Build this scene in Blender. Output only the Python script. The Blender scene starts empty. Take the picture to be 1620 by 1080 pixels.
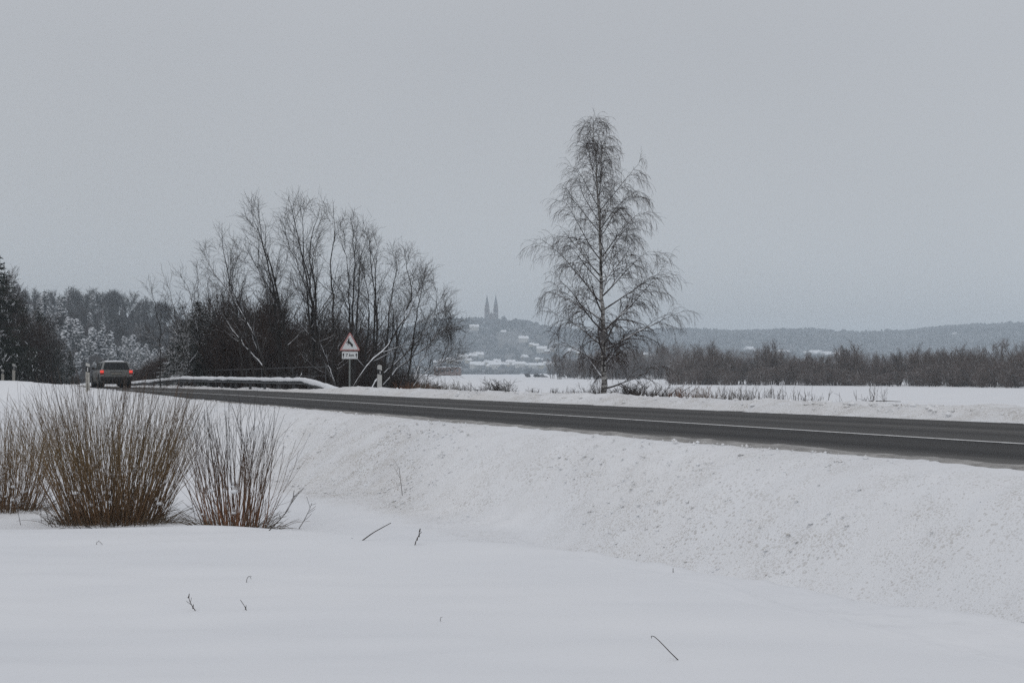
import bpy, math, random
import numpy as np
from mathutils import Vector, Matrix

rng = np.random.default_rng(11)
random.seed(5)
scn = bpy.context.scene
COL = scn.collection

# ------------------------------------------------------------------ camera, sky, sun, exposure
CAM_Z = 0.87                      # eye height above the road surface (the field lies lower)
FPX, CX, HY = 2250.0, 810.0, 588.0  # focal length in photo pixels, centre, horizon row
cam_d = bpy.data.cameras.new('camera')
cam = bpy.data.objects.new('camera', cam_d)
COL.objects.link(cam)
cam_d.sensor_width = 36.0
cam_d.lens = 36.0 * FPX / 1620.0
cam_d.clip_start = 0.1
cam_d.clip_end = 9000.0
cam.location = (0, 0, CAM_Z)
cam.rotation_euler = (math.radians(90) + math.atan((HY - 540) / FPX), 0, 0)
scn.camera = cam

SUN_EL, SUN_AZ = 32.0, 200.0
world = bpy.data.worlds.new('World')
scn.world = world
world.use_nodes = True
wt = world.node_tree
wt.nodes.clear()
wo = wt.nodes.new('ShaderNodeOutputWorld')
wb = wt.nodes.new('ShaderNodeBackground')
wb.inputs['Strength'].default_value = 0.112
sky = wt.nodes.new('ShaderNodeTexSky')
sky.sky_type = 'NISHITA'
sky.sun_disc = False
sky.sun_elevation = math.radians(SUN_EL)
sky.sun_rotation = math.radians(SUN_AZ)
sky.dust_density = 3.0
hs = wt.nodes.new('ShaderNodeHueSaturation')
hs.inputs['Saturation'].default_value = 0.25
hs.inputs['Value'].default_value = 0.6
wt.links.new(sky.outputs[0], hs.inputs['Color'])
tc = wt.nodes.new('ShaderNodeTexCoord')
sx = wt.nodes.new('ShaderNodeSeparateXYZ')
wt.links.new(tc.outputs['Generated'], sx.inputs[0])
cr = wt.nodes.new('ShaderNodeValToRGB')          # overcast: slightly brighter overhead
cr.color_ramp.elements[0].position = 0.0
cr.color_ramp.elements[0].color = (0.452, 0.466, 0.478, 1)
cr.color_ramp.elements[1].position = 1.0
cr.color_ramp.elements[1].color = (0.60, 0.605, 0.635, 1)
e = cr.color_ramp.elements.new(0.22); e.color = (0.428, 0.442, 0.468, 1)
wt.links.new(sx.outputs['Z'], cr.inputs[0])
nz = wt.nodes.new('ShaderNodeTexNoise')           # barely visible cloud mottling
nz.inputs['Scale'].default_value = 2.2
nz.inputs['Detail'].default_value = 4
wt.links.new(tc.outputs['Generated'], nz.inputs['Vector'])
nr = wt.nodes.new('ShaderNodeMapRange')
nr.inputs['From Min'].default_value = 0.3; nr.inputs['From Max'].default_value = 0.7
nr.inputs['To Min'].default_value = 9.6; nr.inputs['To Max'].default_value = 10.4
wt.links.new(nz.outputs['Fac'], nr.inputs['Value'])
vm = wt.nodes.new('ShaderNodeVectorMath'); vm.operation = 'SCALE'
wt.links.new(cr.outputs[0], vm.inputs[0]); wt.links.new(nr.outputs[0], vm.inputs['Scale'])
mx = wt.nodes.new('ShaderNodeMix'); mx.data_type = 'RGBA'
mx.inputs['Factor'].default_value = 0.9
wt.links.new(hs.outputs[0], mx.inputs[6]); wt.links.new(vm.outputs[0], mx.inputs[7])
wt.links.new(mx.outputs[2], wb.inputs['Color'])
wt.links.new(wb.outputs[0], wo.inputs['Surface'])

sun_d = bpy.data.lights.new('sun', 'SUN')
sun_d.energy = 0.5
sun_d.angle = math.radians(40)
sun_d.color = (1.0, 0.97, 0.93)
sun = bpy.data.objects.new('sun', sun_d)
COL.objects.link(sun)
sd = Vector((math.sin(math.radians(SUN_AZ)) * math.cos(math.radians(SUN_EL)),
             math.cos(math.radians(SUN_AZ)) * math.cos(math.radians(SUN_EL)), math.sin(math.radians(SUN_EL))))
sun.rotation_euler = sd.to_track_quat('Z', 'Y').to_euler()

scn.view_settings.view_transform = 'Standard'
scn.view_settings.look = 'None'
scn.view_settings.gamma = 1.0
scn.view_settings.exposure = 0.0
scn.view_settings.use_curve_mapping = False
scn.render.engine = 'CYCLES'
scn.cycles.use_denoising = False
scn.cycles.use_adaptive_sampling = False
scn.cycles.denoiser = 'OPENIMAGEDENOISE'
scn.cycles.denoising_input_passes = 'RGB_ALBEDO_NORMAL'
scn.cycles.max_bounces = 6
scn.cycles.diffuse_bounces = 3
scn.cycles.volume_bounces = 2
scn.cycles.transparent_max_bounces = 8


# ------------------------------------------------------------------ helpers
def at(px, py, d):
    """photo pixel + distance ahead -> world point"""
    return np.array([(px - CX) / FPX * d, d, CAM_Z + (HY - py) / FPX * d])


def sst(a, b, x):
    t = np.clip((x - a) / (b - a), 0, 1)
    return t * t * (3 - 2 * t)


def _hash(ix, iy, seed):
    h = (ix.astype(np.int64) * 374761393 + iy.astype(np.int64) * 668265263 + seed * 1274126177) & 0xffffffff
    h = ((h ^ (h >> 13)) * 1274126177) & 0xffffffff
    h = h ^ (h >> 16)
    return (h & 0xffff) / 65535.0


def vnoise(x, y, seed=0):
    x = np.asarray(x, float); y = np.asarray(y, float)
    ix = np.floor(x); iy = np.floor(y)
    fx = x - ix; fy = y - iy
    fx = fx * fx * (3 - 2 * fx); fy = fy * fy * (3 - 2 * fy)
    a = _hash(ix, iy, seed); b = _hash(ix + 1, iy, seed)
    c = _hash(ix, iy + 1, seed); d = _hash(ix + 1, iy + 1, seed)
    return (a * (1 - fx) + b * fx) * (1 - fy) + (c * (1 - fx) + d * fx) * fy - 0.5


def fbm(x, y, seed=0, oct=4, gain=0.5):
    s = 0; a = 1.0
    for o in range(oct):
        s = s + a * vnoise(x * 2 ** o + 17.3 * o, y * 2 ** o - 9.1 * o, seed + o)
        a *= gain
    return s


def make_mesh(name, V, faces, mats=None, midx=None, smooth=False, uv=None, attrs=None):
    """faces: list of int arrays (M,3) or (M,4)"""
    me = bpy.data.meshes.new(name)
    V = np.asarray(V, np.float32)
    faces = [np.asarray(f, np.int32) for f in faces if len(f)]
    nl = sum(f.size for f in faces); nf = sum(len(f) for f in faces)
    me.vertices.add(len(V)); me.vertices.foreach_set('co', V.ravel())
    me.loops.add(nl); me.polygons.add(nf)
    li = np.concatenate([f.ravel() for f in faces])
    me.loops.foreach_set('vertex_index', li)
    tot = np.concatenate([np.full(len(f), f.shape[1], np.int32) for f in faces])
    st = np.concatenate([[0], np.cumsum(tot)[:-1]]).astype(np.int32)
    me.polygons.foreach_set('loop_start', st)
    if midx is not None:
        me.polygons.foreach_set('material_index', np.asarray(midx, np.int32))
    me.polygons.foreach_set('use_smooth', np.full(nf, smooth, bool))
    if uv is not None:
        u = me.uv_layers.new(name='UVMap')
        u.data.foreach_set('uv', np.asarray(uv, np.float32)[li].ravel())
    for k, a in (attrs or {}).items():
        at_ = me.attributes.new(k, 'FLOAT', 'POINT')
        at_.data.foreach_set('value', np.asarray(a, np.float32))
    me.update(calc_edges=True)
    me.validate(verbose=False)
    for m in (mats or []):
        me.materials.append(m)
    return me


def link(name, me, parent=None, label=None, cat=None, group=None, kind=None, loc=None, rot=None):
    o = bpy.data.objects.new(name, me)
    COL.objects.link(o)
    if parent is not None:
        o.parent = parent
    if loc is not None: o.location = loc
    if rot is not None: o.rotation_euler = rot
    if label: o['label'] = label
    if cat: o['category'] = cat
    if group: o['group'] = group
    if kind: o['kind'] = kind
    return o


def thing(name, label, cat, loc=(0, 0, 0), rotz=0.0, group=None):
    return link(name, None, None, label, cat, group, None, loc, (0, 0, rotz))


def copy_tree(root, loc, rotz=0.0, scale=1.0, label=None, group=None):
    r = root.copy(); COL.objects.link(r)
    r.location = loc; r.rotation_euler = (0, 0, rotz)
    r.scale = (scale, scale, scale) if np.isscalar(scale) else scale
    if label: r['label'] = label
    if group: r['group'] = group
    for ch in list(root.children):
        c = ch.copy(); COL.objects.link(c); c.parent = r
        for g in list(ch.children):
            d = g.copy(); COL.objects.link(d); d.parent = c
    return r


class MB:
    """collects simple shapes; build() makes ONE mesh"""
    def __init__(s): s.V = []; s.F3 = []; s.F4 = []; s.n = 0
    def add(s, V, F):
        V = [tuple(map(float, v)) for v in V]
        for f in F:
            (s.F4 if len(f) == 4 else s.F3).append([i + s.n for i in f])
        s.V += V; s.n += len(V); return s
    def hexa(s, p):   # 8 points: bottom ring 0-3, top ring 4-7
        return s.add(p, [(3, 2, 1, 0), (4, 5, 6, 7), (0, 1, 5, 4), (1, 2, 6, 5), (2, 3, 7, 6), (3, 0, 4, 7)])
    def box(s, x0, x1, y0, y1, z0, z1):
        return s.hexa([(x0, y0, z0), (x1, y0, z0), (x1, y1, z0), (x0, y1, z0), (x0, y0, z1), (x1, y0, z1), (x1, y1, z1), (x0, y1, z1)])
    def cyl(s, a, b, r0, r1=None, n=12):
        r1 = r0 if r1 is None else r1
        a = Vector(a); b = Vector(b); t = (b - a).normalized()
        u = t.orthogonal().normalized(); v = t.cross(u)
        V = [a + (u * math.cos(2 * math.pi * i / n) + v * math.sin(2 * math.pi * i / n)) * r0 for i in range(n)]
        V += [b + (u * math.cos(2 * math.pi * i / n) + v * math.sin(2 * math.pi * i / n)) * r1 for i in range(n)]
        F = [(i, (i + 1) % n, n + (i + 1) % n, n + i) for i in range(n)]
        V += [a, b]
        F += [((i + 1) % n, i, 2 * n) for i in range(n)] + [(n + i, n + (i + 1) % n, 2 * n + 1) for i in range(n)]
        return s.add(V, F)
    def prism(s, poly, y0, y1):     # poly in x,z, extruded along y
        n = len(poly)
        V = [(x, y0, z) for x, z in poly] + [(x, y1, z) for x, z in poly] 
        F = [(i, (i + 1) % n, n + (i + 1) % n, n + i) for i in range(n)]
        c0 = len(V); mxx = sum(p[0] for p in poly) / n; mzz = sum(p[1] for p in poly) / n
        V += [(mxx, y0, mzz), (mxx, y1, mzz)]
        F += [((i + 1) % n, i, c0) for i in range(n)] + [(n + i, n + (i + 1) % n, c0 + 1) for i in range(n)]
        return s.add(V, F)
    def mesh(s, name, mat, smooth=False):
        fs = []
        if s.F4: fs.append(np.array(s.F4))
        if s.F3: fs.append(np.array(s.F3))
        return make_mesh(name, s.V, fs, [mat], smooth=smooth)
    def build(s, name, mat, parent=None, smooth=False, bevel=0.0, **k):
        o = link(name, s.mesh(name, mat, smooth), parent, **k)
        if bevel:
            m = o.modifiers.new('bevel', 'BEVEL'); m.width = bevel; m.segments = 2; m.limit_method = 'ANGLE'
        return o


# ------------------------------------------------------------------ materials
class NT:
    def __init__(s, name):
        s.m = bpy.data.materials.new(name); s.m.use_nodes = True
        s.t = s.m.node_tree; s.b = s.t.nodes['Principled BSDF']
    def n(s, typ, **k):
        nd = s.t.nodes.new(typ)
        for a, v in k.items():
            if a.startswith('i_'):
                nd.inputs[a[2:].replace('_', ' ')].default_value = v
            else:
                setattr(nd, a, v)
        return nd
    def l(s, a, b): s.t.links.new(a, b)
    def noise(s, scale, detail=3, rough=0.55, vec=None):
        nd = s.n('ShaderNodeTexNoise', i_Scale=scale, i_Detail=detail, i_Roughness=rough)
        if vec is not None: s.l(vec, nd.inputs['Vector'])
        return nd.outputs['Fac']
    def ramp(s, fac, *stops):
        nd = s.n('ShaderNodeValToRGB')
        el = nd.color_ramp.elements
        while len(el) < len(stops): el.new(0.5)
        for e_, (p, c) in zip(el, stops):
            e_.position = p
            e_.color = (c, c, c, 1) if np.isscalar(c) else (*c, 1)
        s.l(fac, nd.inputs[0]); return nd.outputs[0]
    def rng(s, v, a, b, c=0.0, d=1.0):
        nd = s.n('ShaderNodeMapRange', i_From_Min=a, i_From_Max=b, i_To_Min=c, i_To_Max=d)
        s.l(v, nd.inputs['Value']); return nd.outputs[0]
    def math(s, op, a, b=None):
        nd = s.n('ShaderNodeMath', operation=op)
        for i, v in enumerate((a, b)):
            if v is None: continue
            if isinstance(v, (int, float)): nd.inputs[i].default_value = v
            else: s.l(v, nd.inputs[i])
        return nd.outputs[0]
    def mix(s, f, a, b):
        nd = s.n('ShaderNodeMix', data_type='RGBA')
        for i, v in ((0, f), (6, a), (7, b)):
            if isinstance(v, (int, float)): nd.inputs[i].default_value = v
            elif isinstance(v, tuple): nd.inputs[i].default_value = (*v, 1)
            else: s.l(v, nd.inputs[i])
        return nd.outputs[2]
    def base(s, c, rough=0.8, spec=0.3, metal=0.0):
        if isinstance(c, tuple): s.b.inputs['Base Color'].default_value = (*c, 1)
        else: s.l(c, s.b.inputs['Base Color'])
        if isinstance(rough, (int, float)): s.b.inputs['Roughness'].default_value = rough
        else: s.l(rough, s.b.inputs['Roughness'])
        s.b.inputs['Specular IOR Level'].default_value = spec
        s.b.inputs['Metallic'].default_value = metal
    def bump(s, h, strength=0.3, dist=0.02):
        nd = s.n('ShaderNodeBump', i_Strength=strength, i_Distance=dist)
        s.l(h, nd.inputs['Height']); s.l(nd.outputs[0], s.b.inputs['Normal'])
    def pos(s): return s.n('ShaderNodeNewGeometry').outputs['Position']
    def objco(s): return s.n('ShaderNodeTexCoord').outputs['Object']
    def attr(s, name): return s.n('ShaderNodeAttribute', attribute_name=name).outputs['Fac']


SNOW = (0.80, 0.82, 0.85)


def mat_snow():
    """one snow for field, banks and berm; attribute 'dirt' = road grit thrown on it"""
    k = NT('snow')
    p = k.pos()
    dirt = k.attr('dirt')
    big = k.noise(0.35, 3, 0.5, p)
    base = k.mix(k.rng(big, 0.3, 0.7), (0.775, 0.793, 0.822), (0.83, 0.842, 0.862))
    # soft brown film
    film = k.math('MULTIPLY', k.rng(k.noise(1.3, 6, 0.65, p), 0.25, 0.75), dirt)
    c = k.mix(k.math('MINIMUM', k.math('MULTIPLY', film, 0.42), 0.9), base, (0.58, 0.55, 0.51))
    # grit specks, in patches
    v = k.n('ShaderNodeTexVoronoi', i_Scale=17.0, i_Randomness=1.0); k.l(p, v.inputs['Vector'])
    sp = k.math('LESS_THAN', v.outputs['Distance'], k.rng(k.noise(1.1, 4, 0.6, p), 0.28, 0.70, 0.0, 0.40))
    sp = k.math('MULTIPLY', sp, k.math('MINIMUM', k.math('MULTIPLY', dirt, 1.1), 0.8))
    c = k.mix(sp, c, (0.40, 0.375, 0.345))
    v2 = k.n('ShaderNodeTexVoronoi', i_Scale=42.0, i_Randomness=1.0); k.l(p, v2.inputs['Vector'])
    sp2 = k.math('LESS_THAN', v2.outputs['Distance'], k.rng(k.noise(2.3, 3, 0.6, p), 0.22, 0.65, 0.05, 0.50))
    c = k.mix(k.math('MULTIPLY', sp2, k.math('MINIMUM', dirt, 0.8)), c, (0.46, 0.44, 0.41))
    k.base(c, 0.75, 0.25)
    h = k.math('ADD', k.noise(7, 6, 0.65, p), k.math('MULTIPLY', k.noise(45, 3, 0.6, p), 0.35))
    nd = k.n('ShaderNodeBump', i_Distance=0.03)
    k.l(k.rng(dirt, 0, 0.6, 0.12, 0.9), nd.inputs['Strength'])
    k.l(h, nd.inputs['Height']); k.l(nd.outputs[0], k.b.inputs['Normal'])
    return k.m


def mat_plain(name, c, rough=0.6, spec=0.4, metal=0.0, var=0.15, scale=6.0, bump=0.0):
    k = NT(name)
    p = k.objco()
    n = k.noise(scale, 4, 0.6, p)
    a = tuple(x * (1 - var) for x in c); b = tuple(min(1, x * (1 + var)) for x in c)
    k.base(k.mix(k.rng(n, 0.3, 0.7), a, b), rough, spec, metal)
    if bump: k.bump(n, bump, 0.01)
    return k.m


def mat_bark(name, a, b, snow=0.5, nzlo=0.35, scale=3.0, isl=True):
    """bark with snow resting on upward faces"""
    k = NT(name)
    g = k.n('ShaderNodeNewGeometry')
    p = k.objco()
    f = g.outputs['Random Per Island'] if isl else k.noise(scale, 4, 0.6, p)
    c = k.mix(f, a, b)
    if snow > 0:
        s_ = k.n('ShaderNodeSeparateXYZ'); k.l(g.outputs['Normal'], s_.inputs[0])
        up = k.rng(s_.outputs['Z'], nzlo, min(nzlo + 0.3, 1.0))
        pat = k.rng(k.noise(1.2, 5, 0.7, p), 0.62 - 0.35 * snow, 0.72 - 0.35 * snow)
        c = k.mix(k.math('MULTIPLY', k.math('MULTIPLY', up, pat), 0.95), c, (0.78, 0.80, 0.84))
    k.base(c, 0.85, 0.15)
    return k.m


M = {}
M['snow'] = mat_snow()
M['loose_snow'] = mat_plain('loose_snow', SNOW, 0.8, 0.2, var=0.04, scale=9, bump=0.3)


def mat_asphalt():
    k = NT('asphalt')
    uv = k.n('ShaderNodeUVMap', uv_map='UVMap').outputs[0]
    s_ = k.n('ShaderNodeSeparateXYZ'); k.l(uv, s_.inputs[0])
    p = s_.outputs['Y']                                   # metres across, 0 near edge, -8.2 far edge
    mp = k.n('ShaderNodeMapping'); mp.inputs['Scale'].default_value = (0.06, 1.6, 1); k.l(uv, mp.inputs[0])
    streak = k.noise(1.5, 5, 0.65, mp.outputs[0])
    pp = k.math('ADD', p, k.math('MULTIPLY', k.math('SUBTRACT', streak, 0.5), 0.5))
    u = k.rng(pp, -8.6, 0.2)
    def pos(x): return (x + 8.6) / 8.8
    # salt-grey strips, bare dark wheel tracks
    prof = k.ramp(u, (pos(-8.5), 0.85), (pos(-7.9), 0.25), (pos(-7.3), 0.60), (pos(-6.3), 0.22), (pos(-5.6), 0.70),
                  (pos(-4.7), 0.25), (pos(-3.9), 0.6), (pos(-3.3), 0.45), (pos(-2.7), 0.12), (pos(-2.0), 0.34),
                  (pos(-1.2), 0.08), (pos(-0.75), 0.35), (pos(-0.3), 1.0))
    grain = k.noise(60, 3, 0.7, uv)
    f = k.math('ADD', k.math('MULTIPLY', prof, k.rng(streak, 0.3, 0.7, 0.55, 1.15)), k.math('MULTIPLY', k.math('SUBTRACT', grain, 0.5), 0.25))
    c = k.mix(f, (0.036, 0.036, 0.037), (0.165, 0.161, 0.156))
    k.base(c, k.rng(f, 0, 1, 0.75, 0.95), 0.06)
    k.bump(grain, 0.3, 0.004)
    return k.m


M['asphalt'] = mat_asphalt()
k = NT('road_paint')
n_ = k.noise(9, 5, 0.7, k.pos())
k.base(k.mix(k.rng(n_, 0.35, 0.6), (0.42, 0.42, 0.42), (0.78, 0.78, 0.77)), 0.7, 0.3)
M['paint'] = k.m
k = NT('slush')
n_ = k.noise(4.5, 6, 0.7, k.pos())
k.base(k.mix(k.rng(n_, 0.32, 0.68), (0.20, 0.193, 0.183), (0.47, 0.46, 0.445)), 0.75, 0.3)
k.bump(k.noise(18, 5, 0.7, k.pos()), 0.8, 0.03)
M['slush'] = k.m

# birch bark
k = NT('birch_bark')
p = k.objco()
mp = k.n('ShaderNodeMapping'); mp.inputs['Scale'].default_value = (1.2, 1.2, 5.0); k.l(p, mp.inputs[0])
zz = k.n('ShaderNodeSeparateXYZ'); k.l(p, zz.inputs[0])
spots = k.rng(k.noise(2.2, 5, 0.7, mp.outputs[0]), 0.42, 0.60)
foot = k.rng(zz.outputs['Z'], 0.2, 2.2, 0.9, 0.0)
dk = k.math('MINIMUM', k.math('ADD', spots, foot), 1.0)
dk = k.math('MAXIMUM', dk, k.rng(zz.outputs['Z'], 4.0, 8.0, 0.0, 0.55))
k.base(k.mix(dk, (0.52, 0.51, 0.49), (0.05, 0.045, 0.042)), 0.8, 0.2)
M['birch_bark'] = k.m
M['birch_limb'] = mat_bark('birch_limb_bark', (0.030, 0.026, 0.025), (0.060, 0.052, 0.048), 0.62, 0.4)
M['birch_twig'] = mat_bark('birch_twig_bark', (0.034, 0.027, 0.025), (0.072, 0.056, 0.050), 0.22, 0.5)
M['willow'] = mat_bark('willow_bark', (0.020, 0.018, 0.017), (0.040, 0.035, 0.032), 0.8, 0.30, isl=True)
M['willow_twig'] = mat_bark('willow_twig_bark', (0.030, 0.025, 0.022), (0.066, 0.054, 0.047), 0.3, 0.5)
M['thicket'] = mat_bark('thicket_bark', (0.028, 0.023, 0.021), (0.062, 0.050, 0.044), 0.42, 0.45)
M['brown_thicket'] = mat_bark('brown_thicket_bark', (0.032, 0.022, 0.019), (0.062, 0.043, 0.035), 0.10, 0.55)
M['far_bark'] = mat_bark('grey_wood_bark', (0.070, 0.060, 0.055), (0.145, 0.125, 0.114), 0.42, 0.40)
M['spruce'] = mat_bark('spruce_needles', (0.022, 0.027, 0.021), (0.040, 0.044, 0.035), 0.52, 0.35)
M['field_thicket'] = mat_bark('field_thicket_bark', (0.075, 0.056, 0.048), (0.150, 0.118, 0.102), 0.36, 0.45)
M['hill_bark'] = mat_bark('hill_wood_bark', (0.040, 0.036, 0.036), (0.085, 0.078, 0.076), 0.26, 0.45)
M['trunk_dark'] = mat_plain('dark_trunk_bark', (0.045, 0.037, 0.032), 0.9, 0.1, var=0.35, scale=5)
M['frost_pine'] = mat_bark('snowy_pine_needles', (0.040, 0.048, 0.048), (0.070, 0.080, 0.078), 0.52, 0.05, isl=True)


# ------------------------------------------------------------------ road axis
FAR_EDGE = np.array([(61.2, -84), (48.0, -57), (34.9, -30), (21.7, -3), (8.6, 24), (3.0, 35.4), (-2.3, 46.6), (-7.5, 57.6), (-12.6, 67.4),
                     (-18.2, 76.5), (-25, 86), (-33, 95.5), (-43, 105), (-56, 115), (-72, 125), (-92, 135), (-125, 149), (-175, 168)], float)


def _axis():
    P = FAR_EDGE
    s = np.concatenate([[0], np.cumsum(np.linalg.norm(np.diff(P, axis=0), axis=1))])
    S = np.arange(0, s[-1], 0.5)
    Q = np.stack([np.interp(S, s, P[:, 0]), np.interp(S, s, P[:, 1])], 1)
    w = np.hanning(31); w /= w.sum()
    pad = np.concatenate([2 * Q[0] - Q[15:0:-1], Q, 2 * Q[-1] - Q[-2:-17:-1]])
    return np.stack([np.convolve(pad[:, i], w, 'valid') for i in (0, 1)], 1)


AX = _axis()
ROAD_W = 8.2
_T = np.gradient(AX, axis=0); _T /= np.linalg.norm(_T, axis=1)[:, None]
_N = np.stack([-_T[:, 1], _T[:, 0]], 1)          # to the left = camera side
AXS = np.concatenate([[0], np.cumsum(np.linalg.norm(np.diff(AX, axis=0), axis=1))])


def road_xy(s, p):
    """s along the road, p across: 0 near edge, -8.2 far edge, positive toward the camera"""
    s = np.asarray(s, float); p = np.asarray(p, float)
    x = np.interp(s, AXS, AX[:, 0]); y = np.interp(s, AXS, AX[:, 1])
    nx = np.interp(s, AXS, _N[:, 0]); ny = np.interp(s, AXS, _N[:, 1])
    return x + nx * (p + ROAD_W), y + ny * (p + ROAD_W)


def near_edge(s):
    """the carriageway is a little wider at the lay-by on the right"""
    return np.interp(s, [100, 118, 150], [0.62, 0.5, 0.08])


def road_heading(s):
    tx = np.interp(s, AXS, _T[:, 0]); ty = np.interp(s, AXS, _T[:, 1])
    return math.atan2(-tx, ty)        # rotation about z of something that faces +y


def road_sp(x, y):
    x = np.asarray(x, float).ravel(); y = np.asarray(y, float).ravel()
    S = np.empty_like(x); Pp = np.empty_like(x)
    for i in range(0, len(x), 20000):
        a = x[i:i + 20000, None] - AX[None, ::2, 0]; b = y[i:i + 20000, None] - AX[None, ::2, 1]
        j = np.argmin(a * a + b * b, axis=1) * 2
        dx = x[i:i + 20000] - AX[j, 0]; dy = y[i:i + 20000] - AX[j, 1]
        al = dx * _T[j, 0] + dy * _T[j, 1]
        S[i:i + 20000] = AXS[j] + al
        Pp[i:i + 20000] = dx * _N[j, 0] + dy * _N[j, 1] - ROAD_W
    return S, Pp


def s_of_px(px, p):
    """arc position at which the line p appears at photo column px"""
    s = np.linspace(95, 300, 3000)
    x, y = road_xy(s, p)
    c = CX + FPX * x / y
    return float(s[np.argmin(np.abs(c - px))])


# ------------------------------------------------------------------ height of the snow
CREST_X = [-60, -20, -12, -7, -5.4, -3.5, -2.2, -1.0, 0.8, 2.2, 3.4, 5, 8, 30]
CREST_Y = [8, 13, 14.6, 15.2, 15.4, 15.7, 15.0, 14.0, 13.0, 11.0, 9.3, 7.0, 2.0, -40]
S0 = None


def lip(s):
    """height of the near snow edge along the road"""
    return np.interp(s, LIP_S, LIP_H)


def H(x, y):
    shp = np.shape(x)
    x = np.asarray(x, float).ravel(); y = np.asarray(y, float).ravel()
    s, p = road_sp(x, y)
    # near bank
    L = lip(s)
    q = np.maximum(p - near_edge(s), 0)
    bank = L - (L + 1.28) * sst(0.22, 2.8, q)
    # foreground drift with its crest
    yc = np.interp(x, CREST_X, CREST_Y)
    c = (y - yc) * 0.8
    drop = np.interp(x, [-9, -6, -3, -2, 0, 1, 3, 5], [0.20, 0.24, 0.22, 0.13, 0.14, 0.32, 0.55, 0.6])
    fg = -0.80 - drop * sst(0.0, np.interp(x, [-3, 1], [1.9, 1.1]), c) + 0.02 * np.exp(-(c / 0.8) ** 2)
    fg = fg + 0.06 * fbm(x * 0.22, y * 0.5, 3, 3) + 0.026 * fbm(x * 0.9 + y * 0.2, y * 2.6, 8, 3)
    fg = fg - 0.12 * sst(6, 0, y)
    fg = fg + 0.35 * sst(-9, -30, x)
    ksm = 14.0
    near = np.where(p > 0, np.logaddexp(bank * ksm, fg * ksm) / ksm, 0)
    near = np.where(p > 0, near - 0.06 * np.exp(-((near + 1.0) / .3) ** 2), 0)
    # lift left of the road far ahead is forest floor
    # far side
    q2 = np.maximum(-(p + ROAD_W), 0)
    bermh = np.interp(s, [0, 158, 166, 400], [0.21, 0.20, 0.02, 0.0]) + 0.03 * vnoise(s * 0.15, s * 0, 77)
    berm = bermh * sst(0, 0.9, q2) * (1 - sst(1.3, 4.2, q2)) - 0.30 * sst(1.6, 4.2, q2) - 1.2 * sst(4, 15, q2)
    berm = berm + 0.12 * fbm(x * 0.05, y * 0.05, 21, 3) * sst(6, 20, q2)
    z = np.where(p > 0, near, np.where(q2 > 0, berm, 0.0))
    return z.reshape(shp)


# lip heights read from where the snow edge hides the road
LIP_S = np.array([0, 60, 110, 130, 145, 156, 163, 170, 178, 190, 230, 330], float)
LIP_H = np.array([.015, .015, .02, .035, .07, .16, .24, .31, .42, .46, .5, .5], float)


def ground_hit(px, py, d0=5.0, d1=400.0):
    d = np.concatenate([np.arange(d0, 30, 0.05), np.arange(30, d1, 0.5)])
    x = (px - CX) / FPX * d; z = CAM_Z + (HY - py) / FPX * d
    h = H(x, d)
    i = int(np.argmax(z <= h))
    return np.array([x[i], d[i], h[i]])


# ------------------------------------------------------------------ ground sheets
def axis_grid(lo, hi, a, b, step, growth, smax=1e9):
    mid = np.arange(a, b + 1e-6, step)
    up = []; v = b; st = step
    while v < hi:
        st = min(st * growth, smax); v += st; up.append(v)
    dn = []; v = a; st = step
    while v > lo:
        st = min(st * growth, smax); v -= st; dn.append(v)
    return np.concatenate([dn[::-1], mid, up])


def grid_mesh(name, X, Y, Z, mats, smooth=True, uv=None, attrs=None):
    ny, nx = X.shape
    idx = np.arange(nx * ny).reshape(ny, nx)
    F = np.stack([idx[:-1, :-1], idx[:-1, 1:], idx[1:, 1:], idx[1:, :-1]], -1).reshape(-1, 4)
    V = np.stack([X.ravel(), Y.ravel(), Z.ravel()], 1)
    return make_mesh(name, V, [F], mats, smooth=smooth, uv=uv, attrs=attrs)


gx = axis_grid(-4200, 4200, -8.5, 8.5, 0.11, 1.045)
gy = axis_grid(-260, 4300, 4.0, 22.0, 0.11, 1.035)
GX, GY = np.meshgrid(gx, gy)
GZ = H(GX, GY)
gs, gp = road_sp(GX, GY)
gs = gs.reshape(GX.shape); gp = gp.reshape(GX.shape)
carve = 0.35 * (sst(3.9, 3.0, gp) * sst(-12.6, -11.6, gp)) 
carve *= sst(92, 96, gs) * sst(330, 320, gs) * (gs > 90)
inroad = (gp < 0.4 + near_edge(gs)) & (gp > -8.6)
carve = np.where(inroad, 0.45, carve)
GZ = GZ - carve
g_o = link('snow_field', grid_mesh('snow_field', GX, GY, GZ, [M['snow']], attrs={'dirt': np.zeros(GX.size)}), kind='structure')

# road ribbon
rs = np.concatenate([np.arange(30, 95, 2.0), np.arange(95, 200, 0.5), np.arange(200, 345, 2.0)])
rp = np.linspace(0.30, -8.8, 28)
RPN = np.clip((rp + 6) / 6.3, 0, 1)
RS, RP = np.meshgrid(rs, rp)
RP = RP + near_edge(RS) * RPN[:, None]
RX, RY = road_xy(RS, RP)
RZ = 0.0 - 0.012 * np.abs(RP + 3.65) * 0 + 0.004 * fbm(RS * 0.1, RP, 5, 2)
road = link('road', grid_mesh('road', RX, RY, RZ - 0.004, [M['asphalt']], uv=np.stack([RS.ravel(), RP.ravel()], 1)), kind='structure')
LS, LP = np.meshgrid(rs, np.array([-3.57, -3.73]))
LP = LP + np.interp(LS, [90, 116, 142], [0.75, 0.62, 0.0])
LX, LY = road_xy(LS, LP)
lo_ = link('centre_line', grid_mesh('centre_line', LX, LY, np.full(LX.shape, 0.006), [M['paint']]), road)

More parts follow.
